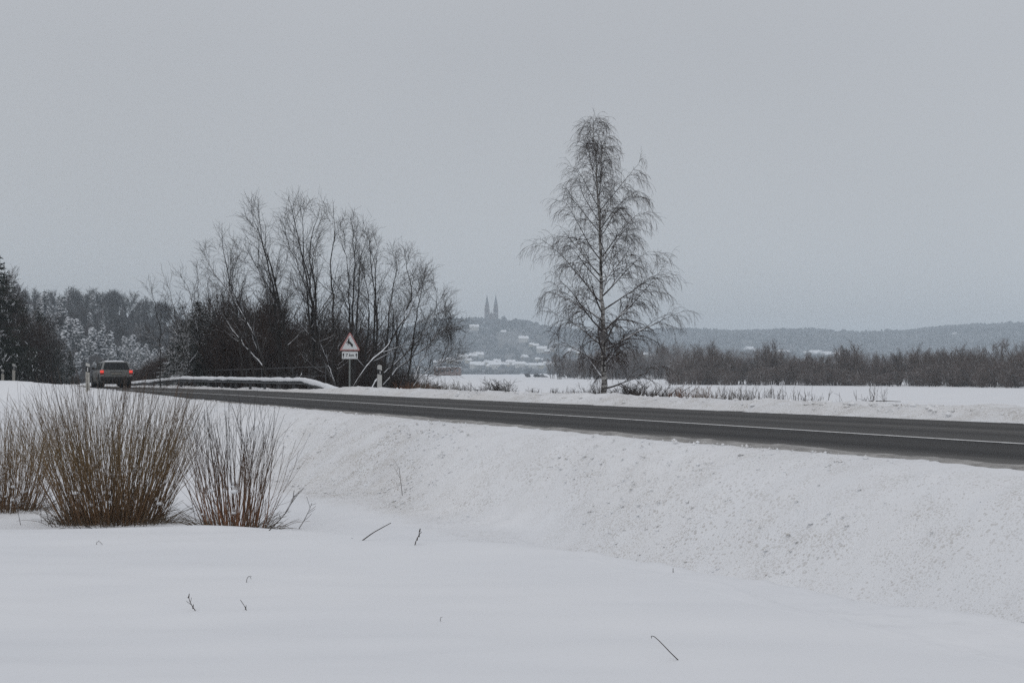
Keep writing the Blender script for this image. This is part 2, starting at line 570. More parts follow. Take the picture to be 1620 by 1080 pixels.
# slush along both edges (dirty ridge pushed aside by tyres and plough)
def slush(name, pa, pb, inner_up, seed):
    ss = np.arange(96, 215, 0.09)
    pq = np.linspace(0, 1, 12)
    S_, Q_ = np.meshgrid(ss, pq)
    wob = 0.30 * fbm(S_ * 0.5, S_ * 0 + seed, seed, 4) + 0.1 * fbm(S_ * 2.5, S_ * 0, seed + 9, 3)
    P_ = pa + (pb - pa) * Q_ + wob * (1 - Q_) * 0.9
    X_, Y_ = road_xy(S_, P_ + near_edge(S_))
    Z_ = (-0.02 + 0.065 * np.sin(np.clip(Q_ * 1.3, 0, 1) * math.pi / 2) + 0.05 * fbm(S_ * 3.2, P_ * 5, seed + 3, 4) * np.sqrt(Q_)) - 0.07 * sst(0.85, 1.0, Q_)
    return link(name, grid_mesh(name, X_, Y_, Z_, [M['slush']]), kind='structure')
slush('slush_strip', -0.68, 0.22, True, 31)

# near snow bank with clods and plough streaks
bs = np.concatenate([np.arange(90, 150, 0.085), np.arange(150, 330, 0.30)])
bp = np.concatenate([np.linspace(-0.02, 0.35, 10), np.linspace(0.35, 4.1, 58)[1:]])
BS, BP = np.meshgrid(bs, bp)
wob = np.clip(0.22 * fbm(BS * 0.45, BS * 0, 41, 4) + 0.07 * fbm(BS * 3, BS * 0, 43, 2), -.14, .14)
BPw = BP + wob * sst(1.2, 0.0, BP) + near_edge(BS) * sst(4.1, 3.0, BP)
BX, BY = road_xy(BS, BPw)
BZ = H(BX.ravel(), BY.ravel()).reshape(BX.shape)
BZ = BZ - 0.10 * np.clip(1 - (BP + .02) / 0.11, 0, 1) ** 2
fade = sst(4.1, 2.6, BP) * (0.35 + 0.65 * sst(0.2, 0.9, BP))
sh = BS * 0.55 + BP * 0.9                              # streaks run obliquely down the slope
det = 0.075 * fbm(sh * 0.9, BP * 0.35, 51, 3) + 0.045 * fbm(BS * 1.6, BP * 1.6, 53, 3) + 0.030 * np.maximum(fbm(BS * 5.5, BP * 5.5, 57, 3) - 0.12, 0) * 4
det = det + 0.030 * fbm(BS * 6, BP * 8, 73, 3) + 0.02 * vnoise(sh * 7, BP * 1.5, 75)
det = det + 0.05 * np.maximum(vnoise(BS * 2.2, BP * 9 + 4, 71), 0) * sst(0.9, 0.2, BP) * sst(150, 140, BS)
BZ = BZ + det * fade * 0.58 - 0.05 * sst(3.9, 4.1, BP) - 0.0
patch = np.clip(0.75 + 1.1 * fbm(BS * 0.16, BP * 0.5, 61, 3), 0.12, 1.3)
bd = (0.72 * sst(3.3, 2.5, BP) * patch + 0.30 * sst(0.25, -0.1, BP)) * sst(4.08, 3.5, BP)
bd = bd * np.interp(BS, [0, 112, 125, 140, 160, 170, 330], [1.0, 1.0, 0.95, 0.75, 0.35, 0.2, 0.2])
bd = bd * sst(-0.10, 0.35, BY - np.interp(BX, CREST_X, CREST_Y))
link('snow_bank', grid_mesh('snow_bank', BX, BY, BZ, [M['snow']], attrs={'dirt': bd.ravel()}), kind='structure')

# far snow bank (ploughed berm)
bs = np.concatenate([np.arange(90, 165, 0.12), np.arange(165, 330, 0.3)])
bp = np.linspace(-8.05, -12.9, 46)
BS, BP = np.meshgrid(bs, bp)
wob = 0.22 * fbm(BS * 0.5, BS * 0, 81, 4)
BPw = BP + wob * sst(-9.6, -8.3, BP)
BX, BY = road_xy(BS, BPw)
BZ = H(BX.ravel(), BY.ravel()).reshape(BX.shape)
fade = sst(-12.9, -11.2, BP)
det = 0.16 * fbm(BS * 0.8, BP * 1.3, 91, 4) + 0.10 * np.maximum(fbm(BS * 3.3, BP * 3.3, 93, 3), 0)
BZ = BZ + det * fade * sst(-8.1, -8.6, BP) * 0.7 - 0.03 * sst(-12.6, -12.9, BP)
BZ = np.where(BPw > -8.2, -0.03, BZ)
bd = np.interp(-BP, [8.0, 8.6, 9.3, 10.2, 11.0, 12.0], [1.5, 1.35, 0.9, 0.6, 0.2, 0.0])
bd = bd * np.clip(0.85 + 0.8 * fbm(BS * 0.3, BP * 1.0, 97, 3), 0.2, 1.3)
bd = bd * np.interp(BS, [0, 125, 150, 165, 330], [0.75, 0.85, 1.15, 1.35, 1.35])
link('snow_berm', grid_mesh('snow_berm', BX, BY, BZ, [M['snow']], attrs={'dirt': bd.ravel()}), kind='structure')


# loose clods lying on the bank: nobody could count them
def clods(name, n, smin, smax, pmin, pmax, rmin, rmax, seed):
    r = np.random.default_rng(seed)
    ss = r.uniform(smin, smax, n * 4); pp = r.uniform(pmin, pmax, n * 4)
    keep = (fbm(ss * 0.16, pp * 0.5, 61, 3) + fbm(ss * .7, pp * .9, 65, 2) * .7 + r.uniform(-0.3, 0.3, n * 4)) > 0.1
    ss = ss[keep][:n]; pp = pp[keep][:n]
    if pmin > 0: pp = pp + near_edge(ss)
    x, y = road_xy(ss, pp)
    z = H(x, y)
    rad = rmin + (rmax - rmin) * r.random(len(ss)) ** 3
    dirs = np.array([(1, 0, 0), (0.3, 0.95, 0), (-0.8, 0.6, 0), (-0.8, -0.6, 0), (0.3, -0.95, 0), (0, 0, 1), (0, 0, -1)], float)
    V = dirs[None] * (rad[:, None, None]) * r.uniform(0.65, 1.35, (len(ss), 7, 1)) * np.array([1, 1, 0.75])
    V = V + np.stack([x, y, z + 0.015], 1)[:, None]
    f = np.array([(0, 1, 5), (1, 2, 5), (2, 3, 5), (3, 4, 5), (4, 0, 5), (1, 0, 6), (2, 1, 6), (3, 2, 6), (4, 3, 6), (0, 4, 6)])
    F = (np.arange(len(ss))[:, None, None] * 7 + f[None]).reshape(-1, 3)
    d = np.repeat(r.uniform(0.1, 0.9, len(ss)), 7)
    return link(name, make_mesh(name, V.reshape(-1, 3), [F], [M['snow']], attrs={'dirt': d}), kind='stuff')
clods('snow_clods', 6000, 96, 160, 0.12, 2.4, 0.006, 0.032, 3)
clods('snow_clods', 1500, 96, 200, -10.8, -8.5, 0.02, 0.09, 4)


# ------------------------------------------------------------------ growing woody plants
def unit(v): return v / (np.linalg.norm(v, axis=-1, keepdims=True) + 1e-9)


def walk(P0, D0, L, n, up, wob, r):
    Mn = len(P0)
    pts = np.empty((Mn, n, 3)); pts[:, 0] = P0
    d = unit(D0)
    for i in range(1, n):
        u = up(i / (n - 1)) if callable(up) else up
        d = unit(d + np.array([0, 0, 1.0]) * u + r.normal(0, wob, (Mn, 3)))
        pts[:, i] = pts[:, i - 1] + d * (L / (n - 1))[:, None]
    return pts


def taper(r0, r1, n, pw=1.0):
    t = np.linspace(0, 1, n)[None] ** pw
    return r0[:, None] * (1 - t) + np.broadcast_to(r1, r0.shape)[:, None] * t


def child(par, prad, kk, t0, t1, ang, angsd, L, n, up, wob, rr, rmin, rtip, r, flat=0.0, rel=0.0):
    """kk children per parent; L: function(t)->length or number"""
    Mn, npt = par.shape[:2]
    t = (np.arange(kk)[None] + r.random((Mn, kk))) / kk * (t1 - t0) + t0
    f = t * (npt - 1); i = np.minimum(f.astype(int), npt - 2); w = (f - i)[..., None]
    row = np.arange(Mn)[:, None]
    A = par[row, i]; B = par[row, i + 1]
    P0 = (A * (1 - w) + B * w).reshape(-1, 3); T = unit(B - A).reshape(-1, 3)
    pr = (prad[row, i] * (1 - w[..., 0]) + prad[row, i + 1] * w[..., 0]).ravel()
    g = r.normal(0, 1, P0.shape); g[:, 2] *= (1 - flat)
    g = unit(g - (g * T).sum(1, keepdims=True) * T)
    a = np.radians(r.normal(ang, angsd, len(P0)))[:, None]
    D = np.cos(a) * T + np.sin(a) * g
    tt = t.ravel()
    Ln = (L(tt) if callable(L) else np.full(len(tt), float(L))) * r.uniform(0.65, 1.3, len(tt))
    if rel:
        Ln = Ln * np.repeat(np.linalg.norm(np.diff(par, axis=1), axis=2).sum(1) * rel, kk)
    pts = walk(P0, D, Ln, n, up, wob, r)
    rad = taper(np.maximum(pr * rr, rmin), rtip, n)
    return pts, rad


def tubes(*sets):
    """sets of (pts (M,n,3), rad (M,n), sides) -> V, F"""
    Vs = []; Fs = []; off = 0
    for pts, rad, k in sets:
        Mn, n = pts.shape[:2]
        T = unit(np.gradient(pts, axis=1))
        ref = np.where(np.abs(T[..., 2:3]) > 0.9, np.array([1.0, 0, 0]), np.array([0, 0, 1.0]))
        u = unit(np.cross(ref, T)); v = np.cross(T, u)
        a = 2 * np.pi * np.arange(k) / k
        V = pts[:, :, None] + rad[:, :, None, None] * (np.cos(a)[None, None, :, None] * u[:, :, None] + np.sin(a)[None, None, :, None] * v[:, :, None])
        base = (np.arange(Mn)[:, None, None] * n + np.arange(n - 1)[None, :, None]) * k
        j = np.arange(k)[None, None]; j2 = (j + 1) % k
        F = np.stack([base + j, base + j2, base + k + j2, base + k + j], -1).reshape(-1, 4) + off
        Vs.append(V.reshape(-1, 3)); Fs.append(F); off += Mn * n * k
    return np.concatenate(Vs), np.concatenate(Fs)


def tube_obj(name, mat, sets, parent=None, smooth=False, **k):
    V, F = tubes(*sets)
    return link(name, make_mesh(name, V, [F], [mat], smooth=smooth), parent, **k)


def tube_mesh(name, mat, sets, smooth=False):
    V, F = tubes(*sets)
    return make_mesh(name, V, [F], [mat], smooth=smooth)


def spline(ctrl, n, wob=0.0, r=None):
    c = np.asarray(ctrl, float)
    s = np.concatenate([[0], np.cumsum(np.linalg.norm(np.diff(c, axis=0), axis=1))]); s /= s[-1]
    t = np.linspace(0, 1, n)
    # monotone smooth interpolation by double linear averaging
    q = np.stack([np.interp(np.linspace(0, 1, n * 4), s, c[:, i]) for i in range(3)], 1)
    w = np.hanning(max(5, (n * 4) // 7) | 1); w /= w.sum(); h = len(w) // 2
    pad = np.concatenate([2 * q[0] - q[h:0:-1], q, 2 * q[-1] - q[-2:-h - 2:-1]])
    q = np.stack([np.convolve(pad[:, i], w, 'valid') for i in range(3)], 1)
    out = np.stack([np.interp(t, np.linspace(0, 1, n * 4), q[:, i]) for i in range(3)], 1)
    if wob and r is not None:
        out[1:-1] += r.normal(0, wob, out[1:-1].shape)
    return out


def jitter_base(p):
    return np.array([p[0], p[1], float(H(np.array([p[0]]), np.array([p[1]]))[0])])


def gz(x, y): return float(H(np.array([x]), np.array([y]))[0])
# ------------------------------------------------------------------ far terrain
def ridge_church(x):
    return np.interp(x, [-1400, -700, -300, -170, -110, -60, 0, 20, 45, 90, 190, 330, 700], [40, 50, 58, 62, 76, 76, 77, 74, 66, 62, 52, 30, 5])


def ridge_right(x):
    return np.interp(x, [-200, 100, 310, 510, 570, 640, 700, 790, 870, 960, 1050, 1200, 1600], [60, 80, 84, 86, 87, 82, 80, 88, 97, 103, 98, 90, 80])


def HILL(x, y):
    n = fbm(x / 160, y / 160, 201, 4)
    a = (ridge_church(x) * (0.10 * sst(1640, 1760, y) + 0.90 * sst(1760, 2240, y)) * (1 - 0.3 * sst(2300, 2700, y)))
    b = (ridge_right(x) * (sst(2050, 2850, y)) * sst(-150, 250, x)) * 0.93
    z = np.maximum(a, b) + 9 * n * sst(1700, 2000, y)
    return -2.2 + z


hx = np.arange(-2200, 2300, 28.0); hy = np.arange(1560, 3650, 26.0)
HX, HYY = np.meshgrid(hx, hy)
k = NT('shaded_brush_hillside')
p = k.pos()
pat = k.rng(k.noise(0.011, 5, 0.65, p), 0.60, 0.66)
k.base(k.mix(pat, k.mix(k.noise(0.05, 5, 0.7, p), (0.07, 0.068, 0.066), (0.22, 0.218, 0.218)), (0.78, 0.80, 0.84)), 0.9, 0.1)  # dark tone is brush plus tree shade painted into the ground; pale snow patches
M['shaded_brush'] = k.m
link('hills', grid_mesh('hills', HX, HYY, HILL(HX, HYY), [M['shaded_brush']]), kind='structure')


def blobs(name, mat, x, y, z, h, w, seed, kind='stuff', parent=None):
    """joined uneven crowns: far woodland that reads as one mass"""
    r = np.random.default_rng(seed)
    n = len(x)
    k = 6
    a = 2 * np.pi * np.arange(k) / k
    ring = np.stack([np.cos(a), np.sin(a)], 1)
    V = np.empty((n, 2 + 2 * k, 3))
    V[:, 0] = np.stack([x, y, z + 0.05 * h], 1)
    V[:, 1] = np.stack([x + r.normal(0, .15, n) * w, y, z + h], 1)
    for j, (hh, ww) in enumerate(((0.38, 0.95), (0.74, 0.78))):
        rad = w[:, None] * ww * r.uniform(0.55, 1.25, (n, k))
        V[:, 2 + j * k:2 + (j + 1) * k, 0] = x[:, None] + rad * ring[:, 0]
        V[:, 2 + j * k:2 + (j + 1) * k, 1] = y[:, None] + rad * ring[:, 1]
        V[:, 2 + j * k:2 + (j + 1) * k, 2] = (z + h * hh)[:, None] + h[:, None] * r.uniform(-.13, .13, (n, k))
    f3 = []; f4 = []
    for i in range(k):
        i2 = (i + 1) % k
        f3.append((0, 2 + i2, 2 + i)); f3.append((1, 2 + k + i, 2 + k + i2))
        f4.append((2 + i, 2 + i2, 2 + k + i2, 2 + k + i))
    o = np.arange(n)[:, None, None] * (2 + 2 * k)
    return link(name, make_mesh(name, V.reshape(-1, 3), [(o + np.array(f3)[None]).reshape(-1, 3), (o + np.array(f4)[None]).reshape(-1, 4)], [mat]), parent, kind=kind)


k = NT('far_woodland')
g = k.n('ShaderNodeNewGeometry')
nz_ = k.n('ShaderNodeSeparateXYZ'); k.l(g.outputs['Normal'], nz_.inputs[0])
c = k.mix(g.outputs['Random Per Island'], (0.030, 0.031, 0.034), (0.085, 0.086, 0.090))
fr = k.math('MULTIPLY', k.rng(nz_.outputs['Z'], 0.1, 0.9), k.rng(k.noise(0.02, 4, 0.7, g.outputs['Position']), 0.42, 0.72, 0.04, 0.36))
k.base(k.mix(fr, c, (0.62, 0.64, 0.67)), 0.9, 0.1)
M['far_wood'] = k.m
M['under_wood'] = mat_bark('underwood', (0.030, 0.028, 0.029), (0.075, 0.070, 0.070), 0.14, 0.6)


def wood(name, n, xr, yr, hr, wr, seed, ok=None, hf=HILL):
    r = np.random.default_rng(seed)
    x = r.uniform(*xr, n); y = r.uniform(*yr, n)
    vis = np.abs(x) < 0.40 * y + 60
    if ok is not None: vis &= ok(x, y)
    vis &= fbm(x / 60, y / 60, 301, 3) > -0.30
    x = x[vis]; y = y[vis]
    h = r.uniform(*hr, len(x)) * (1 + 0.3 * fbm(x / 90, y / 90, seed, 2)); w = r.uniform(*wr, len(x))
    return blobs(name, M['far_wood'], x, y, hf(x, y) - 0.8, h, w, seed)


CLEAR = [(-31, 2238, 30), (-95, 2130, 16), (-60, 2110, 12), (-118, 2215, 11), (55, 2060, 14), (75, 2010, 26), (95, 1985, 16), (40, 2100, 10), (-5, 1905, 15), (20, 1930, 12)]
def clear(x, y):
    m = np.ones(len(x), bool)
    for cx_, cy_, rr in CLEAR:
        m &= (x - cx_) ** 2 + ((y - cy_) * 0.5) ** 2 > rr * rr
    return m
wood('far_woodland', 11500, (-1000, 420), (1820, 2420), (6, 11.5), (2.6, 5.5), 5, clear)
wood('far_woodland', 11000, (-60, 1700), (2150, 3020), (8, 13), (3.5, 7), 6)
wood('far_woodland', 1300, (-520, 330), (1640, 1830), (3, 8), (2, 4), 8, lambda x, y: fbm(x / 40, y / 40, 77, 3) > 0.05)


# church on the hill
M['church'] = mat_plain('church_brick', (0.125, 0.095, 0.09), 0.9, 0.1, var=0.2, scale=0.4)
M['church_stone'] = mat_plain('pale_plaster', (0.40, 0.38, 0.35), 0.9, 0.1, scale=0.5)
M['church_roof'] = mat_plain('dark_roof_sheet', (0.13, 0.135, 0.14), 0.7, 0.2, scale=0.5)
M['dark_glass'] = mat_plain('dark_window_glass', (0.02, 0.022, 0.026), 0.15, 0.5, var=0.1)
M['roof_snow'] = mat_plain('roof_snow', SNOW, 0.8, 0.2, var=0.05, scale=0.5)
cy0 = 2240.0
cz = CAM_Z + 76.0
ch = thing('church', 'twin spired gothic church on the crest of the hazy far hill', 'church', (-32.5, cy0, cz - 4))
MB().box(-8, 8, 6, 40, 0, 13.5).build('nave', M['church'], ch)
MB().prism([(-8.6, 13.4), (8.6, 13.4), (0, 21)], 5.5, 40.5).build('roof', M['church_roof'], ch)
MB().box(-4.0, 4.0, 0.0, 5.5, 0, 17).prism([(-4.2, 17), (4.2, 17), (0, 22.5)], 0.3, 5.2).build('facade', M['church'], ch)
MB().prism([(-1.6, 0), (1.6, 0), (1.6, 4), (0, 6), (-1.6, 4)], -0.25, 0.1).build('door', M['dark_glass'], ch)
for sx_ in (-6.9, 6.9):
    tw = MB().box(sx_ - 3.9, sx_ + 3.9, -0.8, 7.0, 0, 27.5).build('tower', M['church'], ch)
    MB().cyl((sx_, 3.1, 27.5), (sx_, 3.1, 35.5), 3.3, 2.7, 8).build('belfry', M['church'], tw)
    MB().cyl((sx_, 3.1, 35.4), (sx_, 3.1, 48.5), 2.7, 0.18, 8).cyl((sx_, 3.1, 48.0), (sx_, 3.1, 51.0), 0.14, 0.14, 5).build('spire', M['church_roof'], tw)
    for dx in (-3.2, 3.2):
        for dy in (0.0, 6.2):
            MB().cyl((sx_ + dx, dy, 27.0), (sx_ + dx, dy, 33.5), 0.75, 0.05, 4).build('pinnacle', M['church_stone'], tw)
    for zc, hh in ((5, 6), (14, 5), (21, 5)):
        MB().prism([(sx_ - 0.9, zc), (sx_ + 0.9, zc), (sx_ + 0.9, zc + hh - 1.2), (sx_, zc + hh), (sx_ - 0.9, zc + hh - 1.2)], -0.95, -0.7).build('window', M['dark_glass'], tw)
    for zc in (12.4, 19.6): MB().box(sx_ - 4.1, sx_ + 4.1, -1.0, 7.2, zc, zc + .6).build('cornice', M['church_stone'], tw)
for i in range(4):
    MB().prism([(-1.1, 3), (1.1, 3), (1.1, 8.4), (0, 10), (-1.1, 8.4)], -0.12, 0.12).build('window', M['dark_glass'], ch, loc=(-8.0, 11 + 7.5 * i, 0), rot=(0, 0, math.pi / 2))


# village houses below the hill
WALLS = [mat_plain('yellow_plaster', (0.42, 0.37, 0.27), 0.9, 0.1), mat_plain('grey_timber', (0.20, 0.19, 0.18), 0.9, 0.1),
         mat_plain('white_plaster', (0.55, 0.54, 0.52), 0.9, 0.1), mat_plain('brown_timber', (0.16, 0.11, 0.08), 0.9, 0.1)]
M['brick_red'] = mat_plain('old_red_brick', (0.15, 0.095, 0.075), 0.9, 0.1, scale=0.6)
r_ = np.random.default_rng(44)


def house_proto(w, l, h, rh, wall):
    t = thing('house', 'x', 'house')
    MB().box(-l / 2, l / 2, -w / 2, w / 2, -1.5, h).build('wall', wall, t)
    e = 0.5
    rf = MB()
    n0 = [(-l / 2 - e, -w / 2 - e, h - .25), (l / 2 + e, -w / 2 - e, h - .25), (l / 2 + e, w / 2 + e, h - .25), (-l / 2 - e, w / 2 + e, h - .25),
          (-l / 2 - e, 0, h + rh), (l / 2 + e, 0, h + rh)]
    rf.add(n0, [(3, 2, 1, 0), (0, 1, 5, 4), (2, 3, 4, 5), (1, 2, 5), (3, 0, 4)])
    ro = rf.build('roof', M['roof_snow'], t)
    MB().box(l * .15, l * .15 + .8, -0.9, -0.1, h + rh * .4, h + rh + 1.1).build('chimney', M['brick_red'], ro)
    nw = max(2, int(l / 3))
    for i in range(nw):
        xx = -l / 2 + (i + .5) * l / nw
        MB().box(xx - .5, xx + .5, -w / 2 - .05, -w / 2 + .1, 1.0, 2.3).build('window', M['dark_glass'], t)
    return t


protos = [house_proto(7, 9, 3.2, 3.4, WALLS[0]), house_proto(7.5, 11, 3.4, 4.0, WALLS[1]), house_proto(9, 14, 4.6, 3.6, WALLS[2]), house_proto(6, 8, 2.8, 3.0, WALLS[3])]
used = [False] * 4
# (photo column, photo row of the eaves, distance, kind, turn)
HOUSES = [(712, 566, 1800, 0, .3), (722, 571, 1770, 3, -.4), (731, 563, 1830, 2, .2), (741, 567, 1800, 0, .6), (749, 562, 1850, 1, -.2), (757, 561, 1860, 2, .4),
          (752, 577, 1740, 2, .1), (760, 577, 1730, 1, -.3), (748, 575, 1750, 3, .8), (770, 573, 1760, 0, 1.0), (779, 573, 1740, 2, -.2), (786, 571, 1755, 1, .4), (783, 578, 1725, 2, .1),
          (776, 578, 1725, 0, -.5), (793, 575, 1740, 3, .5), (801, 575, 1735, 0, .2), (808, 573, 1745, 2, -.3), (815, 576, 1730, 1, .2), (822, 576, 1730, 2, .1), (828, 575, 1745, 0, .7),
          (836, 576, 1735, 1, -.2), (843, 577, 1725, 2, .3), (850, 576, 1740, 3, .1), (857, 577, 1730, 0, -.6), (866, 576, 1740, 1, .2), (875, 575, 1745, 2, .5), (884, 577, 1735, 0, .1), (893, 575, 1750, 1, .4),
          (830, 562, 1840, 1, .9), (850, 565, 1830, 0, .2), (856, 566, 1830, 3, -.3), (828, 532, 2010, 2, .2), (841, 540, 1975, 0, .4), (848, 541, 1970, 1, -.2), (857, 546, 1940, 2, .1), (866, 548, 1935, 3, .3), (873, 546, 1950, 0, .5),
          (905, 549, 1930, 1, .2), (916, 551, 1920, 0, .4), (990, 552, 1920, 2, .1), (1002, 553, 1920, 1, .6), (1020, 551, 1930, 0, .2), (1032, 552, 1925, 3, .1),
          (750, 521, 2130, 2, .1), (758, 512, 2200, 1, .4), (770, 525, 2090, 0, .2), (729, 513, 2210, 3, .3), (790, 508, 2225, 2, .5), (797, 524, 2100, 1, -.3), (699, 568, 1800, 1, .4), (690, 572, 1790, 0, .1)]
for px, py, d, kd, tn in HOUSES:
    q = at(px, py, d); zt = q[2] - protos[kd].children[0].dimensions[2] * 0 - 3.2
    zg = float(HILL(np.array([q[0]]), np.array([q[1]]))[0])
    z = max(zg - 0.3, min(zt, zg + 6))
    lab = ('small snow-roofed house in the hazy village at the foot of the far hill' if py > 555 else
           ('small snow-roofed house high up near the twin-spired church' if py < 530 else 'small snow-roofed house halfway up the hazy wooded hillside'))
    grp = 'houses of the distant village'
    if not used[kd]:
        o = protos[kd]; used[kd] = True
        o.location = (q[0], q[1], z); o.rotation_euler = (0, 0, tn); o['label'] = lab; o['group'] = grp
    else:
        copy_tree(protos[kd], (q[0], q[1], z), tn, random.uniform(0.62, 0.98), lab, grp)
# small far settlement on the right-hand slope
for px, py in ((1186, 546), (1192, 548), (1236, 550), (1244, 549), (1274, 556), (1282, 553), (1290, 555), (1299, 553), (1308, 556), (1317, 554), (1324, 556), (1334, 557)):
    q = at(px, py + 3, 2250)
    zg = float(HILL(np.array([q[0]]), np.array([q[1]]))[0])
    copy_tree(protos[int(r_.integers(4))], (q[0], q[1], max(zg - .5, min(q[2] - 2, zg + 7))), r_.uniform(0, 3), 1.25, 'tiny snow-roofed house on the slope beyond the right-hand thicket', 'houses on the right-hand slope')

# reddish brick building seen through the right-hand willow branches
q = at(708, 583, 900)
bb = thing('brick_building', 'low reddish brick building half hidden by the right-hand willow branches', 'building', (q[0], q[1], -1.6))
MB().box(-8.5, 8.5, 0, 9, -0.5, 5.2).build('wall', M['brick_red'], bb)
MB().box(-8.9, 8.9, -0.4, 9.4, 5.2, 5.55).build('roof', M['roof_snow'], bb)
for i in range(5):
    MB().box(-7.2 + i * 3.2, -5.9 + i * 3.2, -0.06, 0.1, 2.6, 4.0).build('window', M['dark_glass'], bb)

# ------------------------------------------------------------------ plant prototypes (shared meshes)
def shrub_sets(r, nst, Hh, spread, k1, k2, rad0=0.02, twig=0.006, up=0.10, base=0.4, wob=0.10):
    a = r.uniform(0, 2 * np.pi, nst); rr = base * np.sqrt(r.random(nst))
    P0 = np.stack([rr * np.cos(a), rr * np.sin(a), np.full(nst, -0.15)], 1)
    lean = r.uniform(0.05, spread, nst)
    D = np.stack([np.cos(a) * lean, np.sin(a) * lean, np.ones(nst)], 1)
    L = Hh * r.uniform(0.55, 1.08, nst)
    p = walk(P0, D, L, 8, up, wob, r); ra = taper(np.full(nst, rad0) * r.uniform(.6, 1.3, nst), 0.005, 8)
    b, br = child(p, ra, k1, 0.12, 0.95, 38, 12, lambda t: Hh * 0.36 * (1.1 - 0.6 * t), 6, up, wob, 0.6, twig * 1.4, twig * .8, r)
    t_, tr = child(b, br, k2, 0.15, 1.0, 40, 14, Hh * 0.14, 4, up, wob, 0.7, twig, twig * .7, r)
    return (p, ra, 4), (b, br, 3), (t_, tr, 3)


def woody(name, label, cat, mat_a, mat_b, seed, nst, Hh, spread, k1, k2, **kw):
    r = np.random.default_rng(seed)
    s_, b_, t_ = shrub_sets(r, nst, Hh, spread, k1, k2, **kw)
    t = thing(name, label, cat)
    tube_obj('stems', mat_a, [s_], t, kind='stuff')
    tube_obj('twigs', mat_b, [b_, t_], t, kind='stuff')
    return t


def bare_tree(name, label, seed, Hh, mat_a, mat_b, nl=26, k1=7, k2=5, limb=0.42, ang=42, up=0.10, twig=0.008, r0=0.13, flare=lambda t: 1.15 - 0.75 * t, t0=0.18, k0=1):
    r = np.random.default_rng(seed)
    P0 = np.array([[0, 0, -0.3]] * k0) + r.normal(0, 0.25, (k0, 3)) * np.array([1, 1, 0]) * (k0 > 1)
    D = np.array([[0, 0, 1.0]] * k0) + r.normal(0, 0.22, (k0, 3)) * (k0 > 1)
    p = walk(P0, D, np.full(k0, Hh) * r.uniform(.85, 1, k0), 14, 0.05, 0.05, r)
    ra = taper(np.full(k0, r0), 0.012, 14)
    l, lr = child(p, ra, nl, t0, 0.98, ang, 9, lambda t: Hh * limb * flare(t), 8, up, 0.09, 0.55, twig * 2, twig, r)
    b, br = child(l, lr, k1, 0.2, 1.0, 40, 12, Hh * 0.12, 5, up, 0.11, 0.6, twig * 1.2, twig * .8, r)
    w, wr = child(b, br, k2, 0.15, 1.0, 42, 14, Hh * 0.06, 4, up, 0.12, 0.7, twig, twig * .7, r)
    t = thing(name, label, 'tree')
    for q_ in range(len(p)): tube_obj('trunk', mat_a, [(p[q_:q_ + 1], ra[q_:q_ + 1], 6)], t)
    tube_obj('limbs', mat_b, [(l, lr, 4)], t, kind='stuff')
    tube_obj('crown', mat_b, [(b, br, 3), (w, wr, 3)], t, kind='stuff')
    return t


def spruce(name, label, seed, Hh, mat=None, wmax=0.24, nwh=26, per=7, cat='tree', top=1.0):
    r = np.random.default_rng(seed)
    p = walk(np.array([[0, 0, -0.3]]), np.array([[0, 0, 1.0]]), np.array([Hh]), 10, 0.05, 0.015, r)
    ra = taper(np.array([Hh * 0.017]), 0.015, 10)
    n = nwh * per
    l, lr = child(p, ra, n, 0.06, 0.99, 88, 9, lambda t: Hh * wmax * (1.02 - t) ** 0.9 + 0.15, 6, lambda u: -0.10 + 0.16 * u, 0.05, 0.35, 0.018, 0.012, r)
    b, br = child(l, lr, 9, 0.12, 1.0, 55, 10, lambda t: 0.42 * (1.15 - .6 * t), 4, -0.08, 0.08, 0.7, 0.022, 0.012, r, flat=0.7, rel=1.0)
    w, wr = child(b, br, 4, 0.1, 1.0, 50, 14, 0.45, 3, -0.10, 0.1, 0.9, 0.022, 0.010, r, flat=0.4, rel=1.0)
    t = thing(name, label, cat)
    tube_obj('trunk', M['trunk_dark'], [(p, ra, 6)], t)
    tube_obj('branches', mat or M['spruce'], [(l, lr, 3)], t, kind='stuff')
    tube_obj('needles', mat or M['spruce'], [(b, br, 3), (w, wr, 3)], t, kind='stuff')
    return t


def put(proto, state, loc, rot, sc, label, group):
    if not state.get(proto.name):
        state[proto.name] = True
        proto.location = loc; proto.rotation_euler = (0, 0, rot); proto.scale = (sc,) * 3 if np.isscalar(sc) else sc
        proto['label'] = label; proto['group'] = group
        return proto
    return copy_tree(proto, loc, rot, sc, label, group)


PUT = {}

# ------------------------------------------------------------------ thicket across the field on the right
th = [woody('thicket_shrub', '', 'shrub', M['field_thicket'], M['field_thicket'], 300 + i, 32, 5.0, 0.55, 8, 6, rad0=0.032, twig=0.010, base=1.3) for i in range(3)]
ft = [bare_tree('thicket_tree', '', 320 + i, 6.0, M['trunk_dark'], M['field_thicket'], nl=15, k1=7, k2=6, twig=0.011, r0=0.09, k0=3, ang=36, up=0.12, limb=0.40, flare=lambda t: 0.95 - 0.45 * t, t0=0.12) for i in range(3)]
def field_z(x, y): return gz(x, y) - 0.1
TL = 'bare bush in the dense brown thicket across the right-hand field'
r = np.random.default_rng(77)
